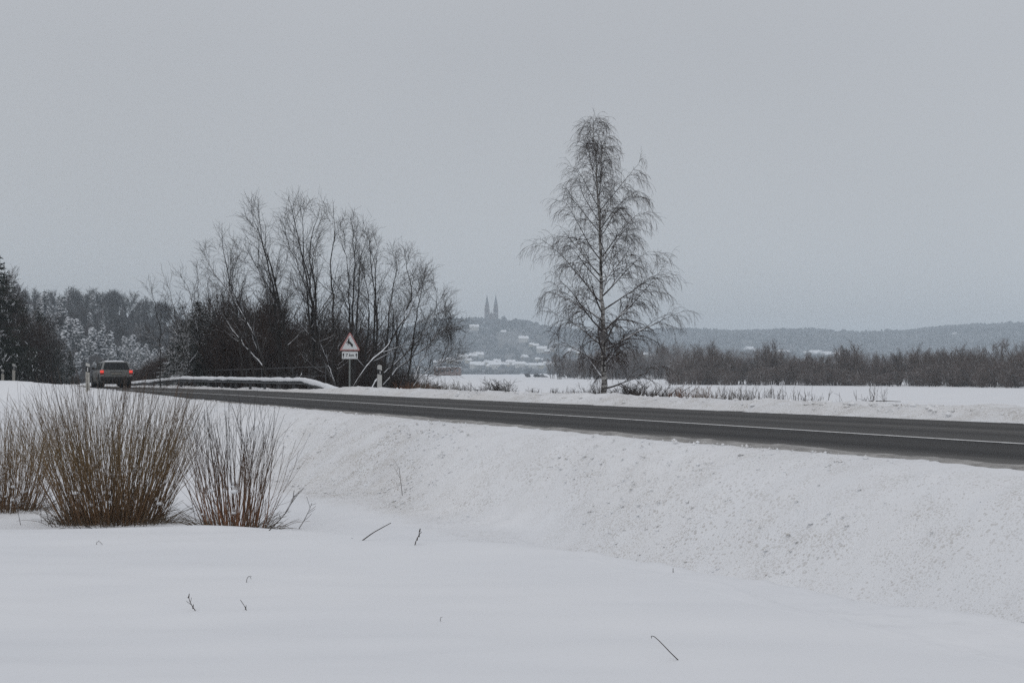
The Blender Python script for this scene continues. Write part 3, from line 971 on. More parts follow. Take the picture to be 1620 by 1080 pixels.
# outline: photo column -> (row of the top, row of the foot)
cols = [1062, 1075, 1090, 1110, 1140, 1165, 1190, 1215, 1240, 1270, 1300, 1330, 1352, 1370, 1390, 1405, 1420, 1440, 1480, 1520, 1560, 1600, 1640, 1680]
tops = [583, 566, 556, 547, 553, 564, 567, 551, 557, 566, 559, 556, 552, 573, 570, 573, 558, 552, 553, 552, 553, 552, 552, 552]
foot = [606, 607, 607, 607, 607, 607, 607, 607, 608, 608, 608, 609, 609, 609, 609, 610, 611, 612, 613, 614, 614, 615, 616, 616]
px = 1066.0
while px < 1672:
    for row in range(4):
        d = np.interp(px, [1060, 1400, 1620], [262, 235, 205]) + row * 9 + r.uniform(-4, 4)
        pxx = px + r.uniform(-9, 9)
        x = (pxx - CX) / FPX * d
        zg = field_z(x, d)
        ht = (HY - np.interp(pxx, cols, tops)) / FPX * d + CAM_Z - zg
        ht *= (0.55, 0.80, 0.95, 1.0)[row] * r.uniform(0.86, 1.05)
        if r.random() < 0.14: continue
        ht *= r.uniform(0.84, 1.0) if r.random() < .35 else 1
        seg = int(np.clip((px - 1066) / 101, 0, 5))
        TL = ('bare bush at the left end of the right-hand thicket, nearest the birch', 'bare bush in the thicket right behind the row of upright stalks', 'bare bush in the thicket left of its narrow gap', 'bare bush in the thicket at its narrow gap, behind the isolated stalk fan', 'bare bush in the brown thicket just right of its gap', 'bare bush at the far right end of the thicket, cut by the photograph')[seg] + (', front row', ', second row', ', third row', ', back row')[row]
        if r.random() < 0.60:
            pr = th[int(r.integers(3))]; sc = ht / 5.3
        else:
            pr = ft[int(r.integers(3))]; sc = ht / 6.0
        wsc = max(sc, 0.75)
        put(pr, PUT, (x, d, zg), r.uniform(0, 6.28), (wsc, wsc, sc), TL, 'bushes of the thicket across the field')
    px += 13.5
# a few taller trees that stand out above it
for px, top, d, lab in ((1218, 545, 268, 'snow-dusted rounded tree standing above the middle of the right-hand thicket'), (1345, 549, 246, 'tall narrow bare tree between the two halves of the right-hand thicket'),
                        (1387, 562, 240, 'lone small tree in the gap of the right-hand thicket'), (1606, 544, 262, 'sparse treetop poking above the right end of the thicket'), (1576, 544, 268, 'second sparse treetop left of the one above the thicket end')):
    x = (px - CX) / FPX * d; zg = field_z(x, d)
    ht = (HY - top) / FPX * d + CAM_Z - zg
    put(ft[int(r.integers(3))], PUT, (x, d, zg), r.uniform(0, 6.28), ht / 6.0, lab, 'trees above the thicket')

# mid-distance dark wood behind the birch, hedges and strips of scrub across the plain
ML = 'dark bare tree in the mid-distance wood behind the birch'
for i in range(46):
    px = r.uniform(872, 1078); d = r.uniform(430, 560)
    top = np.interp(px, [870, 900, 960, 1000, 1040, 1080], [566, 560, 556, 552, 549, 545]) + r.uniform(-2, 7)
    x = (px - CX) / FPX * d; zg = -1.7
    ht = (HY - top) / FPX * d + CAM_Z - zg
    put((ft + th)[int(r.integers(6))], PUT, (x, d, zg), r.uniform(0, 6.28), ht / 6.0, ML, 'trees of the mid-distance wood')
for i in range(70):
    px = r.uniform(1050, 1660); d = r.uniform(700, 900)
    top = np.interp(px, [1050, 1100, 1200, 1320, 1420, 1660], [547, 552, 558, 562, 559, 556]) + r.uniform(-2, 5)
    x = (px - CX) / FPX * d; zg = -1.9
    ht = (HY - top) / FPX * d + CAM_Z - zg
    put((ft + th)[int(r.integers(6))], PUT, (x, d, zg), r.uniform(0, 6.28), (ht / 6.0 * 1.3, ht / 6 * 1.3, ht / 6), 'far tree in the faint wood behind the right-hand thicket', 'trees of the faint wood')
r2 = np.random.default_rng(9)
n = 900
x = r2.uniform(-560, 520, n); y = r2.uniform(1330, 1480, n)
ok = (fbm(x / 50, y / 90, 19, 3) > -0.18)
blobs('valley_scrub', M['far_wood'], x[ok], y[ok], np.full(ok.sum(), -2.4), r2.uniform(2.5, 7.0, ok.sum()), r2.uniform(2.0, 4.5, ok.sum()), 31)
n = 420
x = r2.uniform(-250, 330, n); y = r2.uniform(600, 650, n) + 0.12 * x
ok = (fbm(x / 30, y / 90, 23, 3) > -0.12) & (x < 60)
blobs('field_hedge', M['far_wood'], x[ok], y[ok], np.full(ok.sum(), -1.8), r2.uniform(0.8, 2.3, ok.sum()), r2.uniform(0.8, 2.2, ok.sum()), 33)

# ------------------------------------------------------------------ wooded hill on the left
def LH(x, y):
    """two shoulders of the hill to the left of the road bend"""
    n = fbm(x / 35, y / 35, 401, 3)
    back = np.interp(x, [-420, -260, -208, -176, -153, -146, -139, -122, -100, -60], [30, 27, 25.5, 25.5, 23.0, 21.0, 15.0, 2.5, 0.0, 0.0]) * sst(415, 600, y) * (1 - .4 * sst(640, 760, y))
    spur = np.interp(x, [-300, -150, -124, -116, -106, -96, -86], [38, 24, 14.5, 10.0, 5.0, 1.0, 0.0]) * sst(265, 345, y) * (1 - sst(390, 470, y))
    return -2.0 + np.maximum(back, spur) + 1.5 * n * sst(270, 320, y)


hx = np.arange(-420, 20, 6.0); hy = np.arange(190, 760, 6.0)
HX, HYY = np.meshgrid(hx, hy)
LZ = LH(HX, HYY) - 3.0 * sst(-80, -50, HX) - 2.0 * sst(250, 200, HYY)
link('wooded_hillside', grid_mesh('wooded_hillside', HX, HYY, LZ, [M['shaded_brush']]), kind='structure')


def pine_proto(seed, Hh, wmax, pads):
    """pine whose branch pads carry snow"""
    r = np.random.default_rng(seed)
    t = thing('snowy_pine', '', 'tree')
    p = walk(np.array([[0, 0, -0.5]]), np.array([[0, 0, 1.0]]), np.array([Hh]), 8, 0.05, 0.02, r)
    tube_obj('trunk', M['trunk_dark'], [(p, taper(np.array([0.16]), 0.04, 8), 5)], t)
    V = []; F = []
    m = 7
    for i in range(pads):
        f = 0.30 + 0.70 * (i + r.random()) / pads
        R = Hh * wmax * (1.08 - f) ** 0.55 * r.uniform(0.2, 1.0)
        a = r.uniform(0, 6.283)
        c = np.array([R * math.cos(a), R * math.sin(a), Hh * f + r.normal(0, .15)])
        s_ = Hh * 0.046 * r.uniform(0.6, 1.35)
        ring = [(c + np.array([math.cos(b) * s_ * r.uniform(.5, 1.3), math.sin(b) * s_ * r.uniform(.5, 1.3), r.normal(-0.12, .12) * s_ - 0.15 * s_])) for b in 2 * np.pi * np.arange(m) / m]
        o = len(V)
        V += ring + [c + np.array([r.normal(0, .2) * s_, r.normal(0, .2) * s_, s_ * r.uniform(.3, .55)]), c - np.array([0, 0, s_ * .45])]
        for j in range(m):
            F.append((o + j, o + (j + 1) % m, o + m)); F.append((o + (j + 1) % m, o + j, o + m + 1))
    link('crown', make_mesh('crown', np.array(V), [np.array(F)], [M['frost_pine']]), t, kind='stuff')
    return t


pines = [pine_proto(500 + i, 11.0, 0.19, 210) for i in range(3)]
hb = [bare_tree('hillside_tree', '', 520 + i, 11.0, M['hill_bark'], M['hill_bark'], nl=26, k1=6, k2=4, twig=0.026, r0=0.16, limb=0.40, t0=0.3) for i in range(3)]
r = np.random.default_rng(88)
# frosted pines along the crest and flank of the near spur
for i in range(110):
    y = r.uniform(300, 385); x = r.uniform(-130, -84) - (y - 340) * 0.25
    if i < 34: y = r.uniform(335, 350)
    x += r.normal(0, 2)
    z = float(LH(np.array([x]), np.array([y]))[0]); Hh = r.uniform(6.5, 10.5) * (0.8 if x > -98 else 1)
    put(pines[int(r.integers(3))], PUT, (x, y, z - .3), r.uniform(0, 6.28), Hh / 11.0, 'snow-laden pine on the near spur of the left-hand hill, beyond the car', 'snowy pines on the near spur')
for i in range(30):
    y = r.uniform(440, 600); x = r.uniform(-215, -128)
    z = float(LH(np.array([x]), np.array([y]))[0]); Hh = r.uniform(8, 12)
    put(pines[int(r.integers(3))], PUT, (x, y, z - .3), r.uniform(0, 6.28), Hh / 11.0, 'snow-laden pine among bare trees on the back of the left-hand hill', 'snowy pines on the back hill')
for i in range(270):
    y = 600 + r.uniform(-12, 12) if i < 60 else r.uniform(425, 610)
    x = r.uniform(-225, -112) * (y / 600 if i >= 60 else 1)
    z = float(LH(np.array([x]), np.array([y]))[0]); Hh = r.uniform(8.5, 12.5) * (1.0 if z > 0 else .7)
    put(hb[int(r.integers(3))], PUT, (x, y, z - .3), r.uniform(0, 6.28), (Hh / 9.5, Hh / 9.5, Hh / 11.0), ('bare tree along the skyline of the left-hand hill' if i < 60 else 'bare tree on the bluish slope of the left-hand hill, below its skyline'), 'bare trees on the left-hand hill')
n = 1500
x = r.uniform(-260, -88, n); y = r.uniform(270, 612, n)
ok = (fbm(x / 25, y / 25, 27, 3) > -0.35) & (np.abs(x) < .4 * y + 10)
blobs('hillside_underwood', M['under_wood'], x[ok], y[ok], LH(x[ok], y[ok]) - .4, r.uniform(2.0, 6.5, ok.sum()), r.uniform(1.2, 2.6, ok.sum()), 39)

# ------------------------------------------------------------------ dark forest edge at the left
sp = [spruce('spruce', '', 600 + i, 8.0, wmax=0.26) for i in range(2)]
lf = [bare_tree('forest_tree', '', 620 + i, 8.0, M['trunk_dark'], M['thicket'], nl=34, k1=8, k2=6, twig=0.009, r0=0.11, limb=0.44) for i in range(2)]
bk = [woody('undergrowth_shrub', '', 'shrub', M['thicket'], M['thicket'], 640 + i, 34, 4.5, 0.6, 7, 5, rad0=0.028, twig=0.008, base=1.1) for i in range(2)]
bw = [woody('brown_undergrowth_shrub', '', 'shrub', M['brown_thicket'], M['brown_thicket'], 660 + i, 56, 4.5, 0.42, 8, 5, rad0=0.022, twig=0.008, base=1.3, up=0.16) for i in range(2)]
r = np.random.default_rng(99)
FL = [  # px, top row, distance, kind, label
    (-14, 372, 96, 's', 'tallest dark spruce cut by the left edge of the photograph'), (-2, 428, 104, 't', 'bare tree beside the tall spruce at the left edge'), (8, 440, 108, 's', 'snow-dusted spruce just right of the tall edge spruce'),
    (20, 456, 116, 't', 'bare dark tree behind the left-hand roadside post'), (34, 470, 122, 's', 'dark spruce near the middle of the left forest edge'), (48, 478, 128, 't', 'bare tree with dark crown in the left forest edge'),
    (60, 478, 134, 's', 'narrow spruce with snowy sprays in the left forest edge'), (72, 500, 138, 't', 'lower bare tree on the sloping end of the left forest'), (84, 516, 142, 's', 'small spruce on the sloping end of the left forest'),
    (95, 535, 146, 't', 'short bare tree near the delineator post in the left forest'), (108, 552, 150, 's', 'smallest spruce at the right end of the left forest')]
for px, top, d, kd, lab in FL:
    x = (px - CX) / FPX * d; z0 = -0.6
    ht = (HY - top) / FPX * d + CAM_Z - z0
    pr = (sp if kd == 's' else lf)[int(r.integers(2))]
    w_ = ht / 8.0 * (0.94 if kd == 't' else 1.0)
    put(pr, PUT, (x, d, z0), r.uniform(0, 6.28), (w_ * 1.15, w_ * 1.15, w_), lab, 'trees of the left forest edge')
for i in range(42):
    px = r.uniform(-25, 128); top = np.interp(px, [-25, 0, 30, 60, 90, 128], [455, 470, 495, 520, 552, 588]) + r.uniform(0, 60)
    d = np.interp(px, [-25, 128], [98, 150]) + r.uniform(-5, 14)
    x = (px - CX) / FPX * d; z0 = -0.6
    ht = max(1.0, (HY - top) / FPX * d + CAM_Z - z0)
    put((bk + bw + bk)[int(r.integers(6))], PUT, (x, d, z0), r.uniform(0, 6.28), ht / 5.4, 'dark leafless bush filling the left forest edge', 'bushes of the left forest edge')
# low scrub beyond the car and the bend
for i in range(26):
    px = r.uniform(205, 300); d = r.uniform(112, 150); top = np.interp(px, [205, 250, 300], [585, 570, 548]) + r.uniform(0, 14)
    x = (px - CX) / FPX * d; z0 = gz(x, d) - .1
    ht = max(.8, (HY - top) / FPX * d + CAM_Z - z0)
    put(bw[int(r.integers(2))], PUT, (x, d, z0), r.uniform(0, 6.28), ht / 4.7, 'low rusty brown bush beside the road bend beyond the car', 'bushes by the road bend')

# dark mass behind the willows
for i in range(36):
    px = r.uniform(325, 566); row = i % 3
    d = 84 + row * 5 + r.uniform(-2, 2)
    top = np.interp(px, [318, 345, 372, 400, 440, 480, 520, 560, 580], [520, 490, 462, 460, 490, 498, 490, 510, 540]) + (2 - row) * 24 + r.uniform(0, 14)
    x = (px - CX) / FPX * d; z0 = gz(x, d) - .1
    ht = (HY - top) / FPX * d + CAM_Z - z0
    brown = (345 < px < 430) or (500 < px < 575)
    pr = (bw if brown else bk)[int(r.integers(2))]
    lab = ('dense rust-brown bush' if brown else 'dense dark bush') + (' packed behind the left-hand willows' if px < 440 else ' packed behind the tallest willow and the deer sign') + (', nearest the guard rail', ', middle row', ', farthest row')[row]
    put(pr, PUT, (x, d, z0), r.uniform(0, 6.28), (ht / 4.7, ht / 4.7, ht / 4.9), lab, 'dark bushes behind the willows')
for px, top, d, lab in ((313, 470, 86, 'dark pointed spruce left of the willows behind the guard rail'), (288, 500, 88, 'snow-dusted spruce at the left end of the willow group'), (338, 488, 90, 'shaded spruce just behind the leftmost leaning willow'),
                        (300, 530, 83, 'low snowy spruce beside the left end of the guard rail'), (268, 560, 86, 'tiny snow-covered spruce closest to the car behind the rail')):
    x = (px - CX) / FPX * d; z0 = gz(x, d) - .1
    ht = (HY - top) / FPX * d + CAM_Z - z0
    put(sp[int(r.integers(2))], PUT, (x, d, z0), r.uniform(0, 6.28), (ht / 8 * 1.35, ht / 8 * 1.35, ht / 8), lab, 'spruces behind the guard rail')
for i in range(7):
    px = 590 + i * 11 + r.uniform(-5, 5); d = r.uniform(82, 94); top = np.interp(px, [590, 640, 680, 710], [550, 580, 592, 602]) + r.uniform(-6, 10)
    x = (px - CX) / FPX * d; z0 = gz(x, d) - .1
    ht = (HY - top) / FPX * d + CAM_Z - z0
    put((bk + bw)[int(r.integers(4))], PUT, (x, d, z0), r.uniform(0, 6.28), ht / 4.9, 'low brown bush behind the fanned right-hand willow', 'low bushes behind the willows')
# ------------------------------------------------------------------ roadside willows
def snow_caps(pts, rad, r, name, parent, keep=0.7, minr=0.018):
    """snow resting along the upper side of thick leaning limbs (pieces, with gaps)"""
    P = []; R = []
    for p, ra in zip(pts, rad):
        n = len(p)
        T = unit(np.gradient(p, axis=0))
        for i in range(0, n - 3, 2):
            sl = 1 - abs(T[i + 1, 2])
            if ra[i + 1] < minr or r.random() > keep * np.clip((sl - 0.03) * 7, 0.0, 1.0): continue
            seg = p[i:i + 4].copy(); rr = ra[i:i + 4]
            f = np.linspace(0, 1, 7)
            q = np.stack([np.interp(f, np.linspace(0, 1, 4), seg[:, k_]) for k_ in range(3)], 1)
            q3 = np.interp(f, np.linspace(0, 1, 4), rr)
            q[:, 2] += q3 * 0.7; q[:, 1] -= q3 * 0.25
            P.append(q); R.append(np.minimum(q3 * 0.8, 0.05) * np.array([.25, .8, 1, .9, 1.05, .8, .25]) * r.uniform(.75, 1.15))
    if P:
        tube_obj(name, M['loose_snow'], [(np.array(P), np.array(R), 5)], parent, smooth=True, kind='stuff')


def willow(label, d, stems, seed, nl=12, k1=8, k2=5, r0=0.095, limb=2.9, up=0.05, twig=0.0050, depth=1.6):
    """stems: lists of photo points from foot to tip, built at distance d with real depth between them"""
    r = np.random.default_rng(seed)
    P = []
    base = None
    for st in stems:
        off = r.uniform(-depth, depth); n = len(st)
        w = []
        for i, (px, py) in enumerate(st):
            w.append(at(px, py, d + off * (i / (n - 1)) ** 0.8))
        w[0][2] = min(w[0][2], gz(w[0][0], w[0][1]) - 0.15)
        P.append(spline(w, 18, 0.03, r))
    P = np.array(P)
    base = P[:, 0].mean(0); base[2] = P[:, 0, 2].max()
    P = P - base
    ln = np.linalg.norm(np.diff(P, axis=1), axis=2).sum(1)
    R0 = r0 * np.clip(ln / 9.0, 0.45, 1.15)
    R = taper(R0, 0.009, 18, 0.8)
    t = thing('willow_tree', label, 'tree', tuple(base))
    for i in range(len(P)):
        tube_obj('trunk', M['willow'], [(P[i:i + 1], R[i:i + 1], 6)], t, smooth=True)
    l, lr = child(P, R, nl, 0.25, 0.96, 37, 10, lambda q: limb * (1.2 - 0.95 * q), 9, up, 0.06, 0.5, 0.010, 0.005, r)
    tube_obj('limbs', M['willow'], [(l, lr, 4)], t, kind='stuff')
    k1 = max(4, k1 - 2)
    b, br = child(l, lr, k1, 0.12, 1.0, 34, 10, lambda q: 1.0 * (1.15 - 0.5 * q), 6, 0.03, 0.07, 0.6, twig * 1.25, twig * .75, r)
    w, wr = child(b, br, k2 - 1, 0.12, 0.95, 42, 13, 0.46, 4, 0.02, 0.08, 0.7, twig, twig * .7, r)
    b2, br2 = child(P, R, 16, 0.3, 1.0, 45, 14, 0.6, 5, up, 0.1, 0.3, twig, twig * .7, r)
    tube_obj('twigs', M['willow_twig'], [(b, br, 3), (w, wr, 3), (b2, br2, 3)], t, kind='stuff')
    snow_caps(P, R, r, 'snow_cover', t, 1.15, 0.016)
    return t


willow('left leaning willow whose snow-lined trunks fork behind the middle of the guard rail', 74, [
    [(429, 606), (418, 580), (400, 562), (378, 535), (357, 505), (340, 480)],
    [(430, 606), (414, 568), (404, 538), (390, 508), (372, 478), (350, 448), (328, 415), (318, 395)],
    [(404, 538), (388, 500), (370, 462), (362, 440), (354, 400), (350, 372)],
    [(388, 500), (372, 480), (360, 450), (372, 415), (382, 395)]], 701, nl=11)
willow('willow with two tall forking trunks left of the deer sign, second from the left', 76, [
    [(463, 606), (455, 565), (450, 520), (447, 498), (436, 468), (428, 440), (418, 405), (412, 370), (407, 322)],
    [(450, 515), (440, 470), (432, 435), (424, 408), (415, 385), (402, 350), (396, 330)],
    [(447, 500), (432, 462), (412, 435), (395, 405), (385, 385)],
    [(465, 606), (480, 580), (500, 545), (514, 512)]], 702, nl=13, k1=9)
willow('tallest willow with the highest tip, its kinked trunk just left of the deer sign', 75, [
    [(538, 608), (515, 577), (504, 560), (502, 530), (497, 500), (490, 450), (478, 405), (468, 360), (462, 335), (455, 310)],
    [(500, 520), (492, 470), (481, 428), (479, 395), (480, 360), (474, 325)],
    [(497, 500), (500, 455), (490, 420), (488, 390), (500, 350), (506, 325)],
    [(497, 500), (486, 460), (468, 415), (452, 380), (442, 345)],
    [(540, 608), (531, 590), (533, 560), (537, 540), (536, 520)],
    [(538, 606), (520, 575), (508, 548), (498, 520)]], 703, nl=13, k1=9)
willow('slim upright willow with a straight twin stem directly above the deer sign', 80, [
    [(558, 608), (557, 560), (558, 500), (559, 450), (561, 420), (560, 385), (556, 350)],
    [(559, 450), (551, 425), (547, 400), (538, 375)],
    [(559, 450), (568, 420), (574, 395), (582, 375)],
    [(526, 606), (528, 540), (526, 470), (522, 420), (528, 370), (527, 325)]], 704, nl=14, k1=9)
willow('straight slender willow to the right of the deer sign', 81, [
    [(600, 608), (597, 560), (596, 500), (592, 460), (588, 420), (586, 395), (582, 360)],
    [(590, 440), (594, 410), (598, 385), (600, 372)],
    [(578, 608), (580, 550), (584, 490), (578, 440), (572, 410)]], 705, nl=14, k1=8)
willow('fan shaped willow with long snow-lined trunks spreading right over the round post', 73, [
    [(550, 608), (575, 583), (600, 562), (622, 535), (640, 500), (652, 465), (645, 425), (638, 392)],
    [(573, 614), (596, 600), (618, 583), (638, 563), (657, 545), (676, 520), (690, 490), (692, 455)],
    [(640, 562), (655, 530), (660, 495), (668, 455), (672, 425)],
    [(588, 615), (612, 604), (630, 582), (650, 566), (678, 545), (705, 520), (718, 500)],
    [(600, 575), (613, 540), (614, 500), (622, 455), (628, 420), (626, 395)],
    [(610, 560), (632, 520), (655, 480), (668, 445), (676, 430)]], 706, nl=13, k1=9, limb=2.0)
willow('low sprawling willow nearest the open field, bending right at the group end', 72, [
    [(640, 612), (660, 600), (678, 585), (696, 575), (714, 555), (724, 530)],
    [(655, 602), (680, 590), (700, 568), (712, 540), (712, 500)],
    [(642, 612), (662, 580), (678, 550), (698, 520), (705, 480)]], 707, nl=13, k1=8, r0=0.06, limb=1.6)
willow('thin bent willow left of the group leaning over the guard rail end', 79, [
    [(283, 600), (278, 572), (268, 556), (253, 545), (232, 528)],
    [(254, 546), (254, 520), (248, 495), (240, 470), (239, 452)],
    [(305, 600), (299, 572), (288, 540), (276, 505), (270, 470), (265, 452)],
    [(304, 590), (291, 560), (282, 535), (262, 500), (255, 478)]], 708, nl=8, k1=6, r0=0.06, limb=1.3)
willow('thin pale sapling at the left of the willows rising above the dark spruce', 84, [
    [(318, 606), (316, 560), (314, 500), (313, 450), (311, 420)],
    [(335, 606), (332, 550), (331, 490), (329, 440)],
    [(314, 500), (304, 470), (292, 445), (284, 432)]], 709, nl=9, k1=7, r0=0.05, limb=1.4)
for j, (px, top, d, lab) in enumerate(((430, 400, 93, 'back row willow showing between the two left-hand trunks'), (365, 440, 94, 'back row willow above the rust-brown bushes'))):
    rr = np.random.default_rng(900 + j)
    willow(lab, d, [[(px + rr.uniform(-6, 6), 606), (px + rr.uniform(-8, 8), 606 - (606 - top) * .35), (px + k_ * 11 + rr.uniform(-5, 5), 606 - (606 - top) * .7), (px + k_ * 20 + rr.uniform(-6, 6), top + rr.uniform(0, 25))] for k_ in (-1, 0, 1)],
           920 + j, nl=13, k1=7, r0=0.06, limb=1.8)

# ------------------------------------------------------------------ the birch
def birch():
    r = np.random.default_rng(1234)
    d = 60.0
    px = [(956, 640), (956, 610), (955, 560), (954, 520), (953, 480), (950, 400), (947, 330), (944, 270), (941, 230), (939, 190)]
    W = [at(a, b, d) for a, b in px]
    base = np.array([W[0][0], d, gz(W[0][0], d) - 0.1])
    W[0] = base.copy()
    W = spline(W, 30, 0.015, r) - base
    Hh = W[-1, 2]
    t = thing('birch_tree', 'tall lone leafless birch with drooping twigs at the roadside', 'tree', tuple(base))
    P = W[None]; R = taper(np.array([0.155]), 0.010, 30, 0.75)
    R[:, :3] *= np.array([1.25, 1.1, 1.03])
    tube_obj('trunk', M['birch_bark'], [(P, R, 10)], t, smooth=True)
    prof = ([0.10, 0.16, 0.22, 0.30, 0.38, 0.46, 0.54, 0.62, 0.70, 0.80, 0.90, 0.98], [2.3, 3.1, 3.5, 3.6, 3.5, 3.2, 2.9, 2.7, 2.5, 2.0, 1.3, 0.35])
    nl = 50
    tt = np.sort(np.concatenate([np.linspace(0.15, 0.97, nl - 4) + r.normal(0, .008, nl - 4), [0.115, 0.17, 0.2, 0.24]])); tt = np.clip(tt, .11, .98)
    AL = []; ALR = []
    allB = []
    for i, q in enumerate(tt):
        f = q * 29; a = int(min(f, 28)); w = f - a
        P0 = W[a] * (1 - w) + W[a + 1] * w
        az = i * 2.39996 + r.normal(0, .35)
        el = np.interp(q, [0.1, 0.2, 0.35, 0.6, 1.0], [6, 18, 34, 47, 66]) + r.normal(0, 7)
        el = math.radians(el)
        D = np.array([[math.cos(az) * math.cos(el), math.sin(az) * math.cos(el), math.sin(el)]])
        L = np.interp(q, *prof) * r.uniform(0.66, 1.08)
        L = np.array([L])
        up = (lambda u: 0.06 - 0.13 * u ** 1.5) if q > 0.3 else (lambda u: 0.09 - 0.19 * u ** 1.4)
        l = walk(P0[None], D, L, 11, up, 0.055, r)
        trad = np.interp(q, np.linspace(0, 1, 30), R[0])
        lr = taper(np.array([min(trad * 0.5, 0.016 + 0.013 * L[0])]), 0.0055, 11, 0.8)
        k_ = max(3, int(L[0] * 3.6))
        b, br = child(l, lr, k_, 0.18, 1.0, 40, 12, lambda s_: 0.40 * L[0] * (1.05 - 0.55 * s_) + .12, 8, lambda u: 0.02 - 0.22 * u, 0.045, 0.6, 0.0062, 0.0045, r)
        allB.append((b, br))
        w1, w1r = child(b, br, 7, 0.15, 1.0, 34, 12, 0.70, 7, lambda u: -0.12 - 0.30 * u, 0.045, 0.8, 0.0043, 0.0031, r)
        w2, w2r = child(l, lr, int(4 + L[0] * 3.4), 0.25, 1.0, 60, 15, 0.72, 7, lambda u: -0.16 - 0.30 * u, 0.045, 0.4, 0.0048, 0.0036, r)
        w3, w3r = child(w1, w1r, 2, 0.1, 0.8, 32, 12, 0.32, 4, -0.25, 0.07, 0.9, 0.0042, 0.0034, r)
        bo = tube_obj('limb', M['birch_limb'], [(l, lr, 5)], t)
        tube_obj('twigs', M['birch_twig'], [(b, br, 3), (w1, w1r, 3), (w2, w2r, 3), (w3, w3r, 3)], bo, kind='stuff')
        AL.append(l[0]); ALR.append(lr[0])
    snow_caps(np.array(AL)[:26], np.array(ALR)[:26], r, 'snow_cover', t, 0.45, 0.014)
    return t
birch()

# ------------------------------------------------------------------ willow shrubs in the foreground ditch
def mat_stem(name, low, mid, tip, zlo, zhi):
    k = NT(name)
    g = k.n('ShaderNodeNewGeometry'); p = k.objco()
    s_ = k.n('ShaderNodeSeparateXYZ'); k.l(p, s_.inputs[0])
    h = k.rng(s_.outputs['Z'], zlo, zhi)
    c = k.ramp(h, (0.0, low), (0.45, mid), (1.0, tip))
    v = k.math('MULTIPLY', k.rng(g.outputs['Random Per Island'], 0, 1, 0.55, 1.5), 1.0)
    vm_ = k.n('ShaderNodeVectorMath', operation='SCALE'); k.l(c, vm_.inputs[0]); k.l(v, vm_.inputs['Scale'])
    k.base(vm_.outputs[0], 0.7, 0.3)
    return k.m


M['stem_brown'] = mat_stem('willow_stem_bark', (0.140, 0.084, 0.046), (0.150, 0.102, 0.050), (0.070, 0.052, 0.045), 0.1, 1.9)
M['stem_rust'] = mat_stem('rust_stem_bark', (0.19, 0.088, 0.044), (0.105, 0.064, 0.040), (0.045, 0.037, 0.034), 0.0, 1.2)
M['dry_grass'] = mat_plain('dry_grass', (0.10, 0.078, 0.055), 0.9, 0.1, var=0.35, scale=8)
M['dark_stalk'] = mat_plain('dark_stalk', (0.060, 0.048, 0.042), 0.9, 0.1, var=0.3, scale=12)
M['rust_weed'] = mat_plain('rust_weed', (0.15, 0.075, 0.045), 0.9, 0.1, var=0.3, scale=8)


def near_shrub(label, px, d, n, rx, ry, Hh, spread, mat, seed, rad=0.0048, ntw=2, tufts=340, lumps=14, upb=0.02):
    r = np.random.default_rng(seed)
    x0 = (px - CX) / FPX * d; z0 = gz(x0, d)
    a = r.uniform(0, 2 * np.pi, n); q = np.sqrt(r.random(n))
    X = rx * q * np.cos(a); Y = ry * q * np.sin(a)
    gzv = H(X + x0, Y + d) - z0
    P0 = np.stack([X, Y, gzv - 0.06], 1)
    lean = spread * (0.25 + 0.75 * q)
    D = np.stack([np.cos(a) * lean + r.normal(0, .07, n), np.sin(a) * lean * .8 + r.normal(0, .07, n), np.ones(n)], 1)
    L = Hh * r.uniform(0.62, 1.06, n) * (1.03 - 0.18 * q)
    brk = r.random(n) < .14
    D[brk] += r.normal(0, .38, (brk.sum(), 3)) * np.array([1, 1, .3]); L[brk] *= r.uniform(.35, .8, brk.sum())
    p = walk(P0, D, L, 12, upb, 0.052, r)
    ra = taper(rad * r.uniform(0.6, 1.45, n), 0.0016, 12, 0.8)
    b, br = child(p, ra, ntw, 0.30, 0.92, 22, 8, lambda t: Hh * 0.30 * (1.2 - .6 * t), 6, 0.06, 0.05, 0.6, 0.0020, 0.0012, r)
    t = thing('willow_shrub', label, 'shrub', (x0, d, z0))
    # the 40 outermost stems can be picked out one by one; the rest is a bundle
    tube_obj('stems', mat, [(p, ra, 5)], t, kind='stuff')
    tube_obj('twigs', mat, [(b, br, 3)], t, kind='stuff')
    # dead grass collar at the foot
    m = tufts
    a2 = r.uniform(0, 2 * np.pi, m); q2 = np.sqrt(r.uniform(.2, 1.9, m))
    X = rx * q2 * np.cos(a2); Y = ry * q2 * np.sin(a2)
    P0 = np.stack([X, Y, H(X + x0, Y + d) - z0 - 0.03], 1)
    D = np.stack([np.cos(a2) * .7 + r.normal(0, .3, m), np.sin(a2) * .7 + r.normal(0, .3, m), r.uniform(.6, 1.4, m)], 1)
    gr = walk(P0, D, r.uniform(0.10, 0.50, m), 6, -0.14, 0.06, r)
    tube_obj('dead_grass', M['dry_grass'], [(gr, taper(np.full(m, .0042), .0016, 6), 3)], t, kind='stuff')
    for i in range(lumps):
        j = int(r.integers(n)); f = int(r.integers(2, 5))
        c = p[j, f]
        sz = r.uniform(.018, .045)
        lump(c, sz, r, t)
    return t


